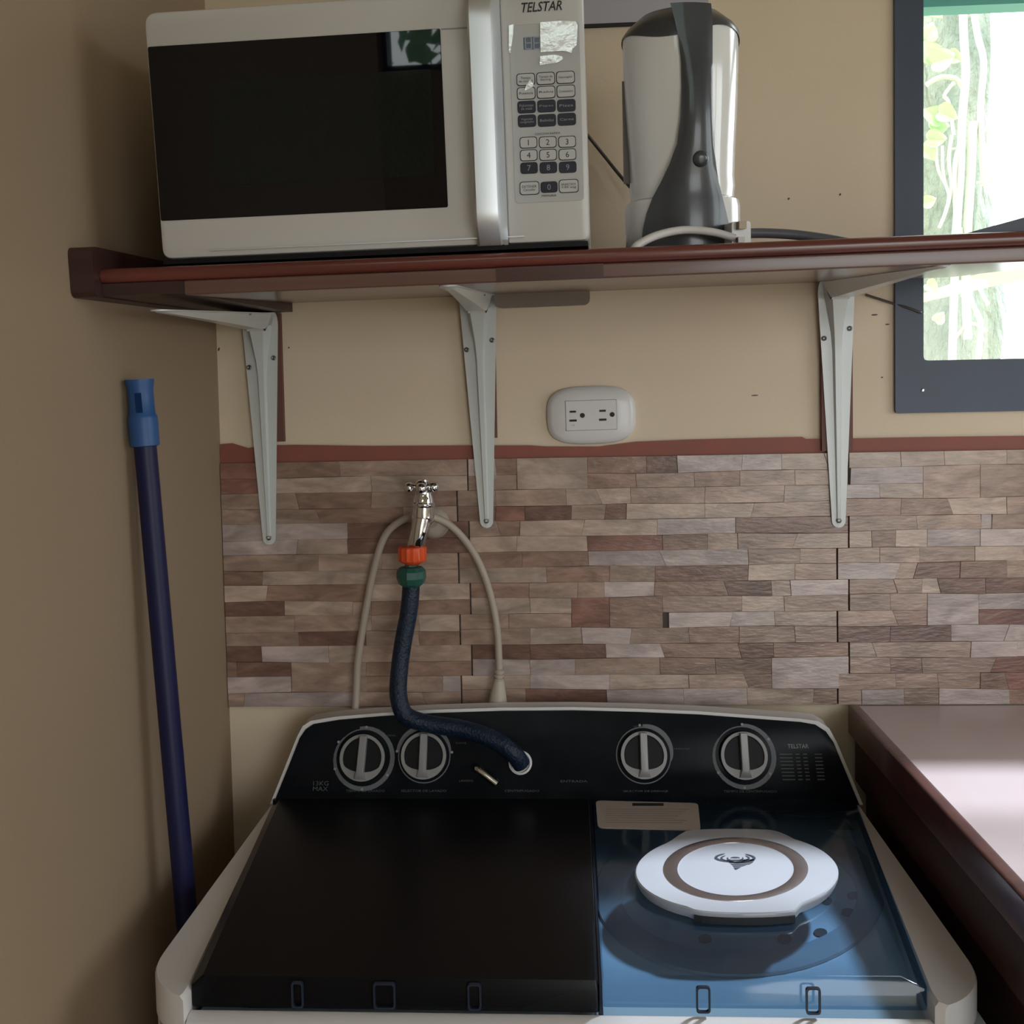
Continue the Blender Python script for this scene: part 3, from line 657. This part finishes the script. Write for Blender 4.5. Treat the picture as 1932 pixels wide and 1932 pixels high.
# dark tray at the right end of the shelf
tr_pts = [hit(1822,440,SM,y=-.36),hit(1932,408,SM,y=-.36)]
tx0 = tr_pts[0].x; sl = (tr_pts[1].z-tr_pts[0].z)/(tr_pts[1].x-tr_pts[0].x)
tx1 = SX1-.004; hgt = (tx1-tx0)*sl
wed = [(tx0,.0006),(tx1,.0006),(tx1,hgt),(tx1-.004,hgt),(tx0+.002,.0032)]
wed2 = [(p[0]+(.02 if p[0] < tx1-.01 else 0),p[1]*.55) for p in wed]
to = MB().loops([xz(wed,-.385), xz(wed2,-.105)]).build('dark_tray', TRAY)
to.matrix_world = SM; tag(to, 'dark slope-sided tray at the right end of the shelf', 'tray')

# grey box on the wall above the kettle
c0 = hit(1060,50,y=-.01); c1 = hit(1337,43,y=-.01)
wbx = empty('wall_box', (c0.x,0,c0.z)); tag(wbx, 'grey-lavender box fixed to the wall above the kettle', 'box')
MB().loops([xz(roundpoly(rect(0,.002,c1.x-c0.x,.30),.003,2),0), xz(roundpoly(rect(0,.002,c1.x-c0.x,.30),.003,2),-.010)]).build('cover', BOXGREY, wbx)
MB().box((.002,-.0095,-.0006),(c1.x-c0.x-.002,-.001,.0026)).build('bottom_edge', SLOT, wbx)
bw = MB().tube([hit(1633,556,y=-.0035),hit(1680,571,y=-.0035),hit(1716,582,y=-.0075),hit(1738,590,y=-.0075)], .0016, 6).build('thin_wire', CORD_K)
tag(bw, 'thin dark wire under the shelf running to the window frame', 'wire')

# ------------------------------------------------------------------ outlet
oc = hit(1115,783,y=0); out = empty('wall_outlet', (oc.x,0,oc.z), (0,0,0)); out.rotation_euler = (0,-.012,0)
tag(out, 'white oval double power outlet on the wall under the shelf', 'outlet')
def superell(a, b, p, n=56): return [Vector((a*math.copysign(abs(math.cos(t))**(2/p),math.cos(t)), b*math.copysign(abs(math.sin(t))**(2/p),math.sin(t)))) for t in [2*PI*i/n for i in range(n)]]
A, B = (hit(1199,782,y=-.005).x-hit(1031,784,y=-.005).x)/2, (hit(1115,728,y=-.005).z-hit(1115,838,y=-.005).z)/2
MB().loops([xz(superell(A,B,3.2),0), xz(superell(A,B,3.2),-.003), xz(superell(A*.97,B*.955,3.3),-.0065), xz(superell(A*.86,B*.82,3.6),-.0095), xz(superell(A*.6,B*.55,4),-.0105)]).build('cover_plate', OUTLET_W, out, 60)
iw, ih = A*.575, B*.52; io = .0035
MB().loops([xz(roundpoly(rect(-iw-io*0,-ih,iw,ih),.001,2),-.0098), xz(roundpoly(rect(-iw,-ih,iw,ih),.001,2),-.0108)]).build('insert_gap', PRINT, out)
MB().loops([xz(roundpoly(rect(-iw+.0005,-ih+.0005,iw-.0005,ih-.0005),.001,2),-.0104), xz(roundpoly(rect(-iw+.0008,-ih+.0008,iw-.0008,ih-.0008),.001,2),-.0114)]).build('insert', OUTLET_W, out)
for sx in (-1,1):
    bx = -.0240 if sx < 0 else .0152
    MB().box((bx-.0042,-.0118,.0040),(bx+.0042,-.0112,.0066)).build('slot', SLOT, out)
    MB().box((bx-.0048,-.0118,-.0078),(bx+.0048,-.0112,-.0050)).build('slot', SLOT, out)
    MB().lathe([(.0033,0),(.0033,.0006)], (bx+.0125,-.0112,.0000), (0,-1,0), 12).build('ground_hole', SLOT, out)
text('rating', '15A', PRINT, out, -.0240, -.0125, -.0117, .0018)

# ------------------------------------------------------------------ tap, hose connector, hose, washer cord
YT_ = -.062
tb = hit(797,962,y=YT_)
tap = empty('water_tap', (tb.x,0,tb.z)); tag(tap, 'chrome garden tap with cross handle on the stone wall', 'tap')
o = Vector((tb.x,0,tb.z))
def tp(px, py, y=YT_): return hit(px,py,y=y)-o
esc = hit(818,987,y=-.012)-o
MB().lathe([(.0215,0),(.0215,.003),(.0165,.009),(.010,.0125)], (esc.x,-.0085,esc.z), (0,-1,0), 28).build('escutcheon', CORD_B, tap, 40)
MB().tube([(esc.x,-.010,esc.z),(esc.x-.004,-.030,esc.z+.008),(tp(798,968).x,YT_,tp(798,968).z)], .0095, 16).build('inlet_pipe', CHROME, tap, 60)
b0, b1 = tp(797,985), tp(799,945)
MB().lathe([(.012,-.002),(.0148,.002),(.0152,.010),(.0145,.020),(.0158,.022),(.0158,.0245),(.0135,.026),(.0125,.032),(.0105,.036),(.0105,.040),(.0060,.0405),(.0050,.055)], b0, (b1-b0), 28).build('tap_body', CHROME, tap, 35)
sp0, sp1 = tp(797,978), tp(783,1035)
MB().tube([sp0+Vector((0,-.004,0)),(sp0+sp1)/2+Vector((.001,-.006,0)),sp1], lambda t: .0125-.002*t, 18).build('spout', CHROME, tap, 60)
hc = tp(795,918)
cr = MB().lathe([(.0085,-.006),(.0095,0),(.0075,.007),(.003,.0095)], hc, (0,-.15,1), 20)
for ang in (.12,.12+PI/2,.12+PI,.12+1.5*PI):
    d = Vector((math.cos(ang)*1.0,math.sin(ang),-.06))
    cr.tube([hc,hc+d*.013], .0042, 10, raw=True).ball(hc+d*.0155, .0074, 14)
cr.build('cross_handle', CHROME, tap, 60)
con = empty('hose_connector', hit(778,1048,y=YT_)); tag(con, 'orange and green hose connector screwed under the tap', 'connector')
ko = con.location
ca = hit(778,1031,y=YT_)-ko
def ribbed(r, z0, z1, nr=14, n=56):
    lp = [Vector((r*(1+.035*math.cos(nr*t))*math.cos(t), r*(1+.035*math.cos(nr*t))*math.sin(t))) for t in [2*PI*i/n for i in range(n)]]
    return lp
z_ = lambda py: hit(777,py,y=YT_).z-ko.z
lp = ribbed(.0180,0,0)
MB().loops([[Vector((p.x,p.y,z)) for p in scaled(lp,s)] for z, s in [(z_(1031),.92),(z_(1033),1),(z_(1056),1),(z_(1059),.9),(z_(1063),.6),(z_(1066),.42)]]).build('orange_nut', ORANGE, con, 40)
MB().lathe([(.008,z_(1064)),(.0082,z_(1068)),(.0150,z_(1070)),(.0188,z_(1077)),(.0192,z_(1090)),(.0165,z_(1101)),(.0120,z_(1106))], (hit(776,1085,y=YT_).x-ko.x,0,0), (0,0,1), 10).build('green_nut', GREEN, con, 20)

# washer geometry frames
ZD = .800
Pb0, Pb1 = Vector((0,-.100,ZD+.004)), Vector((0,-.062,.906))
ptilt = math.atan2(Pb1.y-Pb0.y, Pb1.z-Pb0.z)
PM = Matrix.Translation(Pb0) @ Matrix.Rotation(-ptilt,4,'X')
def PP(px, py, y=0.0): q = hit(px,py,PM,y=y); return (q.x,q.z)
def Wp(px, py, y): q = hit(px,py,PM,y=y); return PM @ q
hpts = [hit(776,1100,y=YT_),hit(772,1150,y=YT_-.002),hit(760,1215,y=YT_-.006),hit(753,1270,y=YT_-.012),hit(752,1315,y=YT_-.020),Wp(766,1350,-.022),Wp(810,1366,-.018),Wp(870,1375,-.018),Wp(930,1394,-.022),Wp(966,1418,-.022),Wp(984,1442,-.008)]
hose = MB().tube(hpts, .0115, 16, 8).build('water_hose', HOSE, None, 70)
tag(hose, 'dark blue braided hose from the tap to the washer panel', 'hose')
wpc = empty('washer_cord', hit(797,985,y=-.03)); tag(wpc, 'beige power cord looped over the tap with its plug hanging behind the washer', 'cord')
q0 = wpc.location
cpts = [hit(669,1352,y=-.030),hit(672,1310,y=-.026),hit(676,1240,y=-.022),hit(692,1140,y=-.02),hit(709,1060,y=-.02),hit(728,1008,y=-.022),hit(760,981,y=-.028),hit(797,972,y=-.034),hit(838,984,y=-.028),hit(872,1013,y=-.022),hit(903,1060,y=-.02),hit(926,1125,y=-.02),hit(938,1190,y=-.022),hit(942,1262,y=-.024)]
MB().tube([p-q0 for p in cpts], .0050, 10, 6).build('cable', CORD_B, wpc, 70)
e0 = hit(942,1262,y=-.024)-q0; e1 = hit(938,1350,y=-.026)-q0; ax = e1-e0; hh = ax.length
prof = [(.0052,0)]
for k in range(3): prof += [(.0072,.002+k*.0052),(.0072,.0050+k*.0052),(.0056,.0054+k*.0052),(.0056,.0066+k*.0052)]
MB().lathe(prof, e0, ax, 14).build('strain_relief', CORD_B, wpc, 40)
MB().loops([[e0+ax*t+Vector((w*math.cos(a),d*math.sin(a),0)) for a in [2*PI*i/16 for i in range(16)]] for t, w, d in [(.2,.0062,.0062),(.32,.0080,.0075),(.5,.0102,.0085),(.75,.0128,.0095),(1.0,.0130,.0095)]]).build('plug_body', mat('beige_plug',(.46,.41,.33),.5), wpc, 60)

# ------------------------------------------------------------------ twin-tub washing machine
wash = empty('washing_machine', (-.02,-.30,0)); wo = wash.location
tag(wash, 'white twin-tub washing machine with black control panel and smoked blue lids', 'washing machine')
class WMB(MB):
    def build(s, name, m, parent=None, smooth=None):
        if parent is not None: s.v = [v-wo for v in s.v]
        return mesh_obj(name, s.v, s.f, m, parent or None, smooth)
def D(px, py, z): q = hit(px,py,z=z); return (q.x,q.y)
WXL, WXR, WYF, WYB = -.393, .353, -.528, -.035
outer = roundpoly([(WXL,WYB),(WXL,WYF),(WXR,WYF),(WXR,WYB)],[.01,.075,.075,.01],8)
fl, fr, br, bl = D(360,1862,ZD), D(1750,1868,ZD), D(1624,1522,ZD), D(514,1516,ZD)
bl = (max(bl[0],WXL+.004),-.098); br = (min(br[0],WXR-.004),-.098)
def wing(pts):
    q = [Vector(p) for p in pts]
    return WMB().loops([xy(q,ZD-.036), xy(q,ZD-.004), xy(inset(q,.0035),ZD)])
def corner(cx, cy, r, a0, a1, n=10): return [(cx+r*math.cos(a0+(a1-a0)*i/n), cy+r*math.sin(a0+(a1-a0)*i/n)) for i in range(n+1)]
wing([bl,fl,(fl[0],WYF+.010)]+corner(WXL+.075,WYF+.075,.075,-PI*.62,-PI,10)+[(WXL,WYB),(bl[0],WYB)]).build('top_rim', WASH_W, wash, 35)
wing([br,fr,(fr[0],WYF+.010)]+corner(WXR-.075,WYF+.075,.075,-PI*.38,0,10)+[(WXR,WYB),(br[0],WYB)]).build('top_rim', WASH_W, wash, 35)
o2 = inset(outer,.004)
WMB().loops([xy(o2,ZD-.075), xy(o2,ZD-.037), xy(inset(outer,.010),ZD-.0365)], False, True).build('seam', GROUT if False else mat('seam_shade',(.30,.29,.29),.6), wash, 35)
f0 = fl[1]-.0025
WMB().loops([xy(q,z) for q, z in [(rect(fl[0]+.0005,WYF+.0045,fr[0]-.0005,f0),ZD-.05),(rect(fl[0]+.0005,WYF+.0045,fr[0]-.0005,f0),ZD-.0235),(rect(fl[0]+.0005,WYF+.012,fr[0]-.0005,f0),ZD-.0195)]]).build('front_ledge', WASH_W, wash, 35)
body_l = inset(outer,.003)
WMB().loops([xy(body_l,.03), xy(body_l,ZD-.0425), xy(inset(body_l,.004),ZD-.0400)]).build('cabinet', WASH_W, wash, 35)
for sx in (WXL+.05,WXR-.05):
    for sy in (WYF+.06,WYB-.06): WMB().lathe([(.02,0),(.024,.03)], (sx,sy,0), (0,0,1), 14).build('foot', BLACK, wash)
# wells under the lids
xd = D(1125,1700,ZD)[0]
def well(x0,x1,y0,y1,z0,z1,m,name): 
    WMB().loops([xy(rect(x0,y0,x1,y1),z1), xy(rect(x0,y0,x1,y1),z0)], False, True).build(name,m,wash)
WMB().box((fl[0],fl[1],ZD-.034),(xd-.004,bl[1],ZD-.031)).build('tub_floor', TUB, wash)
WMB().box((xd+.002,fr[1],ZD-.034),(br[0],br[1],ZD-.031)).build('spin_deck', SPIN, wash)
# front lip of the wash tub, paler
WMB().loops([xy([(fl[0]+.004,fl[1]+.002),(xd-.006,fl[1]+.002),(xd-.006,fl[1]+.085),(xd-.022,fl[1]+.045),(xd-.07,fl[1]+.018),(fl[0]+.05,fl[1]+.012),(fl[0]+.006,fl[1]+.016)],z) for z in (ZD-.0305,ZD-.026)]).build('tub_lip', SPIN, wash)
# spin basket cover seen through the lid: groove ring, plate and drain holes
ec_, er = (1395,1690), (268,150)
def ellpx(c, rx, ry, z, n=40): return [D(c[0]+rx*math.cos(t),c[1]+ry*math.sin(t),z) for t in [2*PI*i/n for i in range(n)]]
zs = ZD-.0305
WMB().loops([xy(ellpx(ec_,275,155,zs),zs), xy(ellpx(ec_,272,153,zs),zs+.0022), xy(ellpx(ec_,225,112,zs),zs+.0022), xy(ellpx(ec_,222,110,zs),zs)], False, False).build('spin_groove', SPIN_D, wash)
for (hx,hy,a,b) in [(1480,1772,14,10),(1548,1760,13,8),(1600,1722,13,8),(1610,1690,12,7),(1330,1772,13,9),(1560,1700,10,7)]:
    WMB().loops([xy(ellpx((hx,hy),a,b,zs,12),zs), xy(ellpx((hx,hy),a,b,zs,12),zs+.0006)]).build('drain_hole', SLOT, wash)
# lids
def lid(name, outl, m, edge_r):
    n = 4
    lo = roundpoly(outl,[.003,.003,.003,.003],3)
    cx = sum(p[0] for p in outl)/4
    def shrink(lp, dl, dr, df):
        return [Vector((p.x+(dl if p.x < cx else -dr), p.y+(df if p.y < -.3 else 0))) for p in lp]
    L = [xy(lo,ZD-.018), xy(lo,ZD+.001), xy(shrink(lo,*edge_r),ZD+.009)]
    L2 = [xy(inset(lo,.002),ZD-.018)]
    return WMB().loops(L, False, True).build(name, m, wash, 30)
fd = D(1125,1905,ZD-.015); 
lidL = lid('wash_lid', [bl,fl,(xd-.0018,fl[1]-.001),(xd-.0018,bl[1])], LID_SHADED, (.010,.0012,.003))
lidR = lid('spin_lid', [(xd+.0012,br[1]),(xd+.0012,fr[1]-.001),fr,br], LID, (.0012,.020,.004))
def clip(px0, px1, parent, m):
    a = hit(px0,1862,z=ZD+.009); b = hit(px1,1862,z=ZD+.009); y0 = fl[1]-.0012
    lp = roundpoly(rect(a.x,ZD-.016,b.x,ZD+.0075),.003,3)
    WMB().loops([xz(lp,y0), xz(lp,y0-.003), xz(inset(lp,.0016),y0-.003), xz(inset(lp,.0016),y0)], False, False).build('lid_clip', m, parent).location = (0,0,0)
CLIP = mat('clip_blue', (.012,.02,.04), .3)
for a, b in [(543,566),(700,742),(880,906)]: clip(a,b,lidL,CLIP)
for a, b in [(1314,1341),(1521,1549)]: clip(a,b,lidR,CLIP)
WMB().box((xd-.0016,fl[1]-.002,ZD-.02),(xd+.0010,bl[1],ZD+.006)).build('divider', mat('divider_blue',(.008,.014,.03),.3), wash)
# round white handle disc on the spin lid
ZK = ZD+.0095
out_px = []
def ely(x, sgn): return 1645+sgn*79*math.sqrt(max(0,1-((x-1390)/192)**2))
for i in range(72):
    t = 2*PI*i/72; x = 1390+192*math.cos(t); y = 1647+76*math.sin(t)
    if y > 1647 and 1306 < x < 1506: y = max(y, 1716+9*math.sqrt(max(0,1-((x-1406)/102)**2)))
    if y < 1647 and 1262 < x < 1500:
        k = min(1,(x-1262)/34,(1500-x)/40); y = y*(1-k)+min(y,1575-10*math.sqrt(max(0,1-((x-1381)/122)**2)))*k
    out_px.append((x,y))
ko2 = [Vector(D(x,y,ZK+.010)) for x,y in out_px]
knob = WMB().loops([xy(scaled(ko2,.97),ZK), xy(ko2,ZK+.007), xy(ko2,ZK+.010), xy(scaled(ko2,.988),ZK+.0113), xy(scaled(ko2,.86),ZK+.0125), xy(scaled(ko2,.70),ZK+.013)]).build('lid_handle', HANDLE_W, lidR, 40)
def ell3(rx, ry, z, c=(1388,1641), n=56): return [D(c[0]+rx*math.cos(t),c[1]+ry*math.sin(t),z) for t in [2*PI*i/n for i in range(n)]]
zk = ZK+.0125
WMB().loops([xy(ell3(138,60.5,zk),zk-.002), xy(ell3(137,60,zk),zk+.0008), xy(ell3(124,55,zk),zk+.0016), xy(ell3(110,50,zk),zk+.0008), xy(ell3(109,49.5,zk),zk-.002)], False, False).build('chrome_ring', mat('ring_chrome',(.58,.56,.58),.25,metal=1,bump=((60,60,60),.25,.002)), lidR, 60)
WMB().loops([xy(ell3(109.5,49.6,zk),zk-.002), xy(ell3(109,49.5,zk),zk+.0004), xy(ell3(70,32,zk),zk+.0018), xy(ell3(30,14,zk),zk+.0022)], False, True).build('lid_handle_cap', HANDLE_W, lidR, 60)
fs = sorted([(x,y) for x,y in out_px if y > 1690 and 1306 < x < 1506]); fs = [Vector(D(x,y,ZK+.010)) for x,y in fs]
WMB().loops([[Vector((p.x,p.y-o_,z)) for p in fs] for z, o_ in ((ZK,.0006),(ZK,.0014),(ZK+.0066,.0014),(ZK+.0066,.0004))], False, False, closed=False).build('finger_slot', SLOT, lidR)
# whirl emblem
zl = zk+.0024
em = WMB()
def arcband(c, rx, ry, t0, t1, w):
    n = 14; A = []; B_ = []
    for i in range(n+1):
        t = t0+(t1-t0)*i/n; k = w*math.sin(PI*i/n)**.6+.4
        A.append(Vector((*D(c[0]+rx*math.cos(t),c[1]+ry*math.sin(t),zl),zl))); B_.append(Vector((*D(c[0]+(rx-k*1.6)*math.cos(t),c[1]+(ry-k)*math.sin(t),zl),zl)))
    em.loops([A,B_], False, False, closed=False)
arcband((1388,1618),40,9.5,-2.1,-4.9,3.2); arcband((1386,1619),40,9.5,-1.05,1.6,3.2)
arcband((1387,1619),28,7,-2.3,-4.6,2.2); arcband((1387,1619),28,7,-.8,1.5,2.2)
arcband((1387,1619.5),16,4.5,-2.6,-4.2,1.5); arcband((1387,1619.5),16,4.5,-.5,1.1,1.5); arcband((1387,1619),9,2.6,-3.3,.2,2.4)
for (y0,y1,xa,xb,xc,xd_) in [(1622,1625,1371,1424,1373,1423),(1626,1628.5,1374,1422,1377,1420),(1629.5,1632,1378,1419,1381,1413),(1633,1635.5,1382,1409,1384,1401),(1636.5,1641.5,1384,1399,1387.5,1390)]:
    em.add([Vector((*D(x,y,zl),zl)) for x,y in [(xa,y0),(xb,y0-1),(xd_,y1-1),(xc,y1)]], [(0,1,2,3)])
em.build('emblem', mat('emblem_grey',(.05,.055,.075),.4), lidR)
# info sticker
st = roundpoly([D(1128,1562,ZK),D(1322,1567,ZK),D(1317,1516,ZK),D(1124,1511,ZK)][::-1],.008,4)
WMB().loops([xy(st,ZK-.0005), xy(st,ZK+.0006)]).build('sticker', STICKER, wash)
zz = ZK+.0009
def stq(x0,y0,x1,y1,name,m):
    WMB().loops([xy([D(x0,y0,zz),D(x1,y0,zz),D(x1,y1,zz),D(x0,y1,zz)],zz-.0004), xy([D(x0,y0,zz),D(x1,y0,zz),D(x1,y1,zz),D(x0,y1,zz)],zz)]).build(name,m,wash)
stq(1193,1515,1252,1520,'sticker_heading',INK)
tl = WMB()
for k in range(7):
    y = 1526+k*4.2; tl.box((D(1143,y,zz)[0],D(1143,y+1.2,zz)[1],zz-.0003),(D(1300-(k*7)%30,y,zz)[0],D(1143,y,zz)[1],zz))
tl.build('sticker_text', STICK_T, wash)

# control panel
pp = [(516,1517),(545,1445),(566,1392),(577,1376),(592,1366),(640,1358),(720,1351),(820,1345),(950,1341),(1080,1340),(1200,1343),(1320,1348),(1440,1357),(1510,1362),(1538,1367),(1558,1380),(1572,1400),(1595,1455),(1622,1526)]
fp = [Vector(PP(*p)) for p in pp]
fp[0].y = -.002; fp[-1].y = -.002
bigger = [Vector((p.x*1.0+(.0045 if p.x > 0 else -.0045)*(1 if abs(p.x) > .3 else 0), p.y+(.004 if 2 < i < 16 else 0))) for i, p in enumerate(fp)]
def pz(lp, y): return [PM @ Vector((p.x,y,p.y)) for p in lp]
WMB().loops([pz(bigger,.0), pz(bigger,.006), [Vector((v.x,-.036,v.z)) for v in pz(bigger,.0)]]).build('panel_housing', WASH_W, wash, 40)
WMB().loops([pz(fp,.002), pz(fp,-.001), pz(scaled(fp,.997,.985),-.002)]).build('control_panel', PANEL_B, wash, 40)
# ledge at the panel foot
WMB().box((bl[0]+.002,-.104,ZD-.004),(br[0]-.002,-.094,ZD+.0085)).build('panel_ledge', PANEL_B, wash)
PY = -.0021
def dial(px, py, ring_r, rot, arc):
    cxp, czp = PP(px,py)
    base = WMB()
    def circ(r, y, n=40, e=1.0): return [PM @ Vector((cxp+r*math.cos(t),y,czp+r*math.sin(t))) for t in [2*PI*i/n for i in range(n)]]
    R1 = .0365*ring_r
    ring = WMB()
    for i0, (ra, rb) in enumerate([(R1,R1-.0014)]):
        ring.loops([circ(ra,PY), circ(ra,PY-.0004), circ(rb,PY-.0004), circ(rb,PY)], False, False)
    # swelling arc of the scale
    n = 26; A = []; B_ = []
    for i in range(n+1):
        t = arc[0]+(arc[1]-arc[0])*i/n; k = .0042*math.sin(PI*min(1,.15+i/n*.85))**.7
        A.append(PM @ Vector((cxp+(R1+.0005+k)*math.cos(t),PY-.0004,czp+(R1+.0005+k)*math.sin(t)))); B_.append(PM @ Vector((cxp+R1*math.cos(t),PY-.0004,czp+R1*math.sin(t))))
    ring.loops([A,B_], False, False, closed=False)
    ring.build('dial_scale', mat('scale_grey',(.13,.135,.15),.5), wash)
    for t in arc[2]:
        c = PM @ Vector((cxp+(R1+.002)*math.cos(t),PY-.0008,czp+(R1+.002)*math.sin(t))); WMB().lathe([(.0017,0),(.0017,.0004)], c, PM.to_3x3()@Vector((0,-1,0)), 10).build('scale_dot', PRINT, wash)
    r = .0300
    kn = WMB().loops([circ(r,PY), circ(r,PY-.006), circ(r-.001,PY-.008), circ(r-.0045,PY-.008), circ(r-.006,PY-.0065)]).build('knob', BLACK, wash, 40)
    WMB().loops([circ(r-.0006,PY-.0078), circ(r-.001,PY-.0086), circ(r-.0048,PY-.0086), circ(r-.0052,PY-.0078)], False, False).build('knob_ring', DIAL_S, kn).location = (0,0,0)
    ca, sa = math.cos(rot), math.sin(rot)
    def bar(u, v, y): return PM @ Vector((cxp+u*ca-v*sa,y,czp+u*sa+v*ca))
    w = .0050
    shape = [(-w*1.5,-.0265),(w*1.5,-.0265),(w*.95,-.018),(w*.9,.027),(-w*.9,.027),(-w*.95,-.018)]
    WMB().loops([[bar(u,v,PY-.0066) for u,v in shape], [bar(u,v,PY-(.015 if v > -.02 else .010)) for u,v in shape], [bar(u*.85,v*.98,PY-(.0158 if v > -.02 else .0105)) for u,v in shape]]).build('knob_bar', DIAL_S, kn, 30)
    cres = []
    n = 14; A = []; B_ = []
    for i in range(n+1):
        t = -PI*.5+rot-1.15+2.3*i/n; A.append(PM @ Vector((cxp+(r-.004)*math.cos(t),PY-.0085,czp+(r-.004)*math.sin(t)))); k = (.0085*math.cos(1.15*(2*i/n-1)*1.3)); k = max(k,.001)
        B_.append(PM @ Vector((cxp+(r-.004-k)*math.cos(t),PY-.0085,czp+(r-.004-k)*math.sin(t))))
    WMB().loops([A,B_], False, False, closed=False).build('knob_crescent', DIAL_S, kn)
dial(686,1430,1.0,-.06,(PI*.55,-PI*1.25,(1.5,2.6,3.5,4.72,5.7)))
dial(801,1426,.93,-.02,(PI*.95,.1,(PI*.95,.12)))
dial(1214,1425,.96,0,(PI*.5,-.2,(PI*.53,)))
dial(1402,1426,1.0,0,(PI*.5,-PI*1.2,(1.55,.55,-.6,-1.6,3.7)))
def ptext(body, px, py, h, w, m=FAINT):
    q = PP(px,py); text('print', body, m, None, q[0], q[1], PY-.0004, h, w, M=Matrix.Translation(-wo)@PM).parent = wash
ptext('13KG\nMAX', 606,1483,.012,.020,FAINT)
ptext('TELSTAR', 1505,1408,.0050,.026,PRINT)
ptext('TIEMPO DE LAVADO', 690,1492,.0028,.050); ptext('SELECTOR DE LAVADO', 800,1492,.0028,.058); ptext('CENTRIFUGADO', 985,1492,.0026,.044)
ptext('SELECTOR DE DRENAJE', 1218,1493,.0028,.056); ptext('TIEMPO DE CENTRIFUGADO', 1415,1493,.0028,.066)
ptext('LAVADO', 880,1473,.0026,.018); ptext('ENTRADA', 1083,1474,.0026,.034)
ptext('NORMAL', 738,1388,.002,.014); ptext('SUAVE', 870,1402,.002,.014); ptext('DRENAJE', 1285,1413,.0022,.022); ptext('NORMAL', 1208,1371,.0022,.016)
# table of programmes at the right end
tbm = WMB()
def cell(x0,y0,x1,y1):
    a = PP(x0,y1); b = PP(x1,y0); v = [PM @ Vector((x,PY-.0003,z)) for x,z in [(a[0],a[1]),(b[0],a[1]),(b[0],b[1]),(a[0],b[1])]]; tbm.add(v,[(0,1,2,3)])
for k in range(8):
    y = 1422+k*6.8
    for (xa,xb) in [(1470,1494),(1500,1508),(1514,1522),(1536,1550)]:
        cell(xa+k*.8,y,xb+k*.8,y+2.2)
tbm.build('programme_table', FAINT, wash)
# selector lever and hose inlet ring
l0, l1 = Wp(903,1449,-.010), Wp(938,1479,-.016)
WMB().tube([Wp(903,1449,-.002),l0+Vector((0,-.004,0)),l1], .0055, 12, 4).build('selector_lever', CHROME, wash, 60)
ir = PP(982,1439); c = PM @ Vector((ir[0],PY,ir[1]))
WMB().lathe([(.0150,0),(.0150,.003),(.0125,.004),(.0120,.001)], c, PM.to_3x3()@Vector((0,-1,0)), 28).build('inlet_ring', WASH_W, wash, 40)

# ------------------------------------------------------------------ worktop and cabinet at the right
cx0 = .362
ct = empty('worktop', (1.0,-.32,.86)); tag(ct, 'brown worktop along the right side of the washing machine', 'worktop')
co = ct.location
def cbox(name, a, b, m, parent, off):
    mb = MB().box(a,b); mb.v = [v-off for v in mb.v]; return mb.build(name,m,parent)
cbox('top', (cx0+.014,-.66,.868), (1.62,-.0092,.899), COUNTER_W, ct, co)
e = MB().loops([xz(roundpoly(rect(cx0,.862,cx0+.0138,.9005),.003,3),y) for y in (-.66,-.0092)]); e.v = [v-co for v in e.v]; e.build('edge_strip', COUNTER_E, ct, 40)
cab = empty('base_cabinet', (1.0,-.32,0)); tag(cab, 'dark wooden base cabinet under the worktop, beside the washing machine', 'cabinet')
ko_ = cab.location
cbox('side_panel', (cx0+.022,-.62,0), (cx0+.040,-.012,.861), CABINET, cab, ko_)
cbox('side_panel', (1.58,-.62,0), (1.60,-.012,.861), CABINET, cab, ko_)
cbox('back_panel', (cx0+.040,-.018,.02), (1.58,-.012,.861), CABINET, cab, ko_)
cbox('base_board', (cx0+.040,-.62,.02), (1.58,-.018,.06), CABINET, cab, ko_)
for i in range(3):
    d = cbox('door', (cx0+.03+i*.404,-.640,.06), (cx0+.03+i*.404+.398,-.621,.855), CABINET, cab, ko_)
    cbox('handle', (cx0+.03+i*.404+.36,-.662,.60), (cx0+.03+i*.404+.37,-.641,.70), SATIN, d, ko_)
cbox('side_rail', (cx0+.008,-.60,.800), (cx0+.0215,-.012,.861), CABINET, cab, ko_)

# ------------------------------------------------------------------ blue pole leaning in the corner
t0 = hit(263,716,x=XL+.016); t1 = hit(349,1690,x=XL+.040)
dr = (t1-t0).normalized(); t2 = t0+dr*((t0.z-.002)/-dr.z)
pole = empty('broom_pole', t2); tag(pole, 'dark blue broom pole with light blue cap leaning in the left corner', 'pole')
L_ = (t0-t2).length; ua = (t0-t2).normalized()
MB().lathe([(.0118,0),(.0118,L_-.06)], (0,0,0), ua, 20).build('shaft', POLE, pole, 50)
capb = L_-.072
MB().lathe([(.0128,capb),(.0152,capb+.001),(.0155,capb+.030),(.0150,capb+.033),(.0136,capb+.035),(.0134,capb+.062),(.0152,L_-.003),(.0152,L_),(.011,L_),(.010,L_-.02)], (0,0,0), ua, 24).build('cap', CAP, pole, 40)
cv = (CAM-t0); cv = (cv-ua*cv.dot(ua)).normalized(); sidev = ua.cross(cv)
cc = ua*(capb+.047)+cv*.0133-sidev*.000
cc2 = [cc+sidev*a+ua*b+cv*d for a in (-.0062,.0005) for b in (-.0105,.0105) for d in (-.004,.0006)]
mbx = MB().add(cc2,[(0,1,3,2),(4,6,7,5),(0,4,5,1),(2,3,7,6),(0,2,6,4),(1,5,7,3)]); mbx.build('slot', mat('cap_slot',(.006,.025,.09),.9,spec=.1), pole)
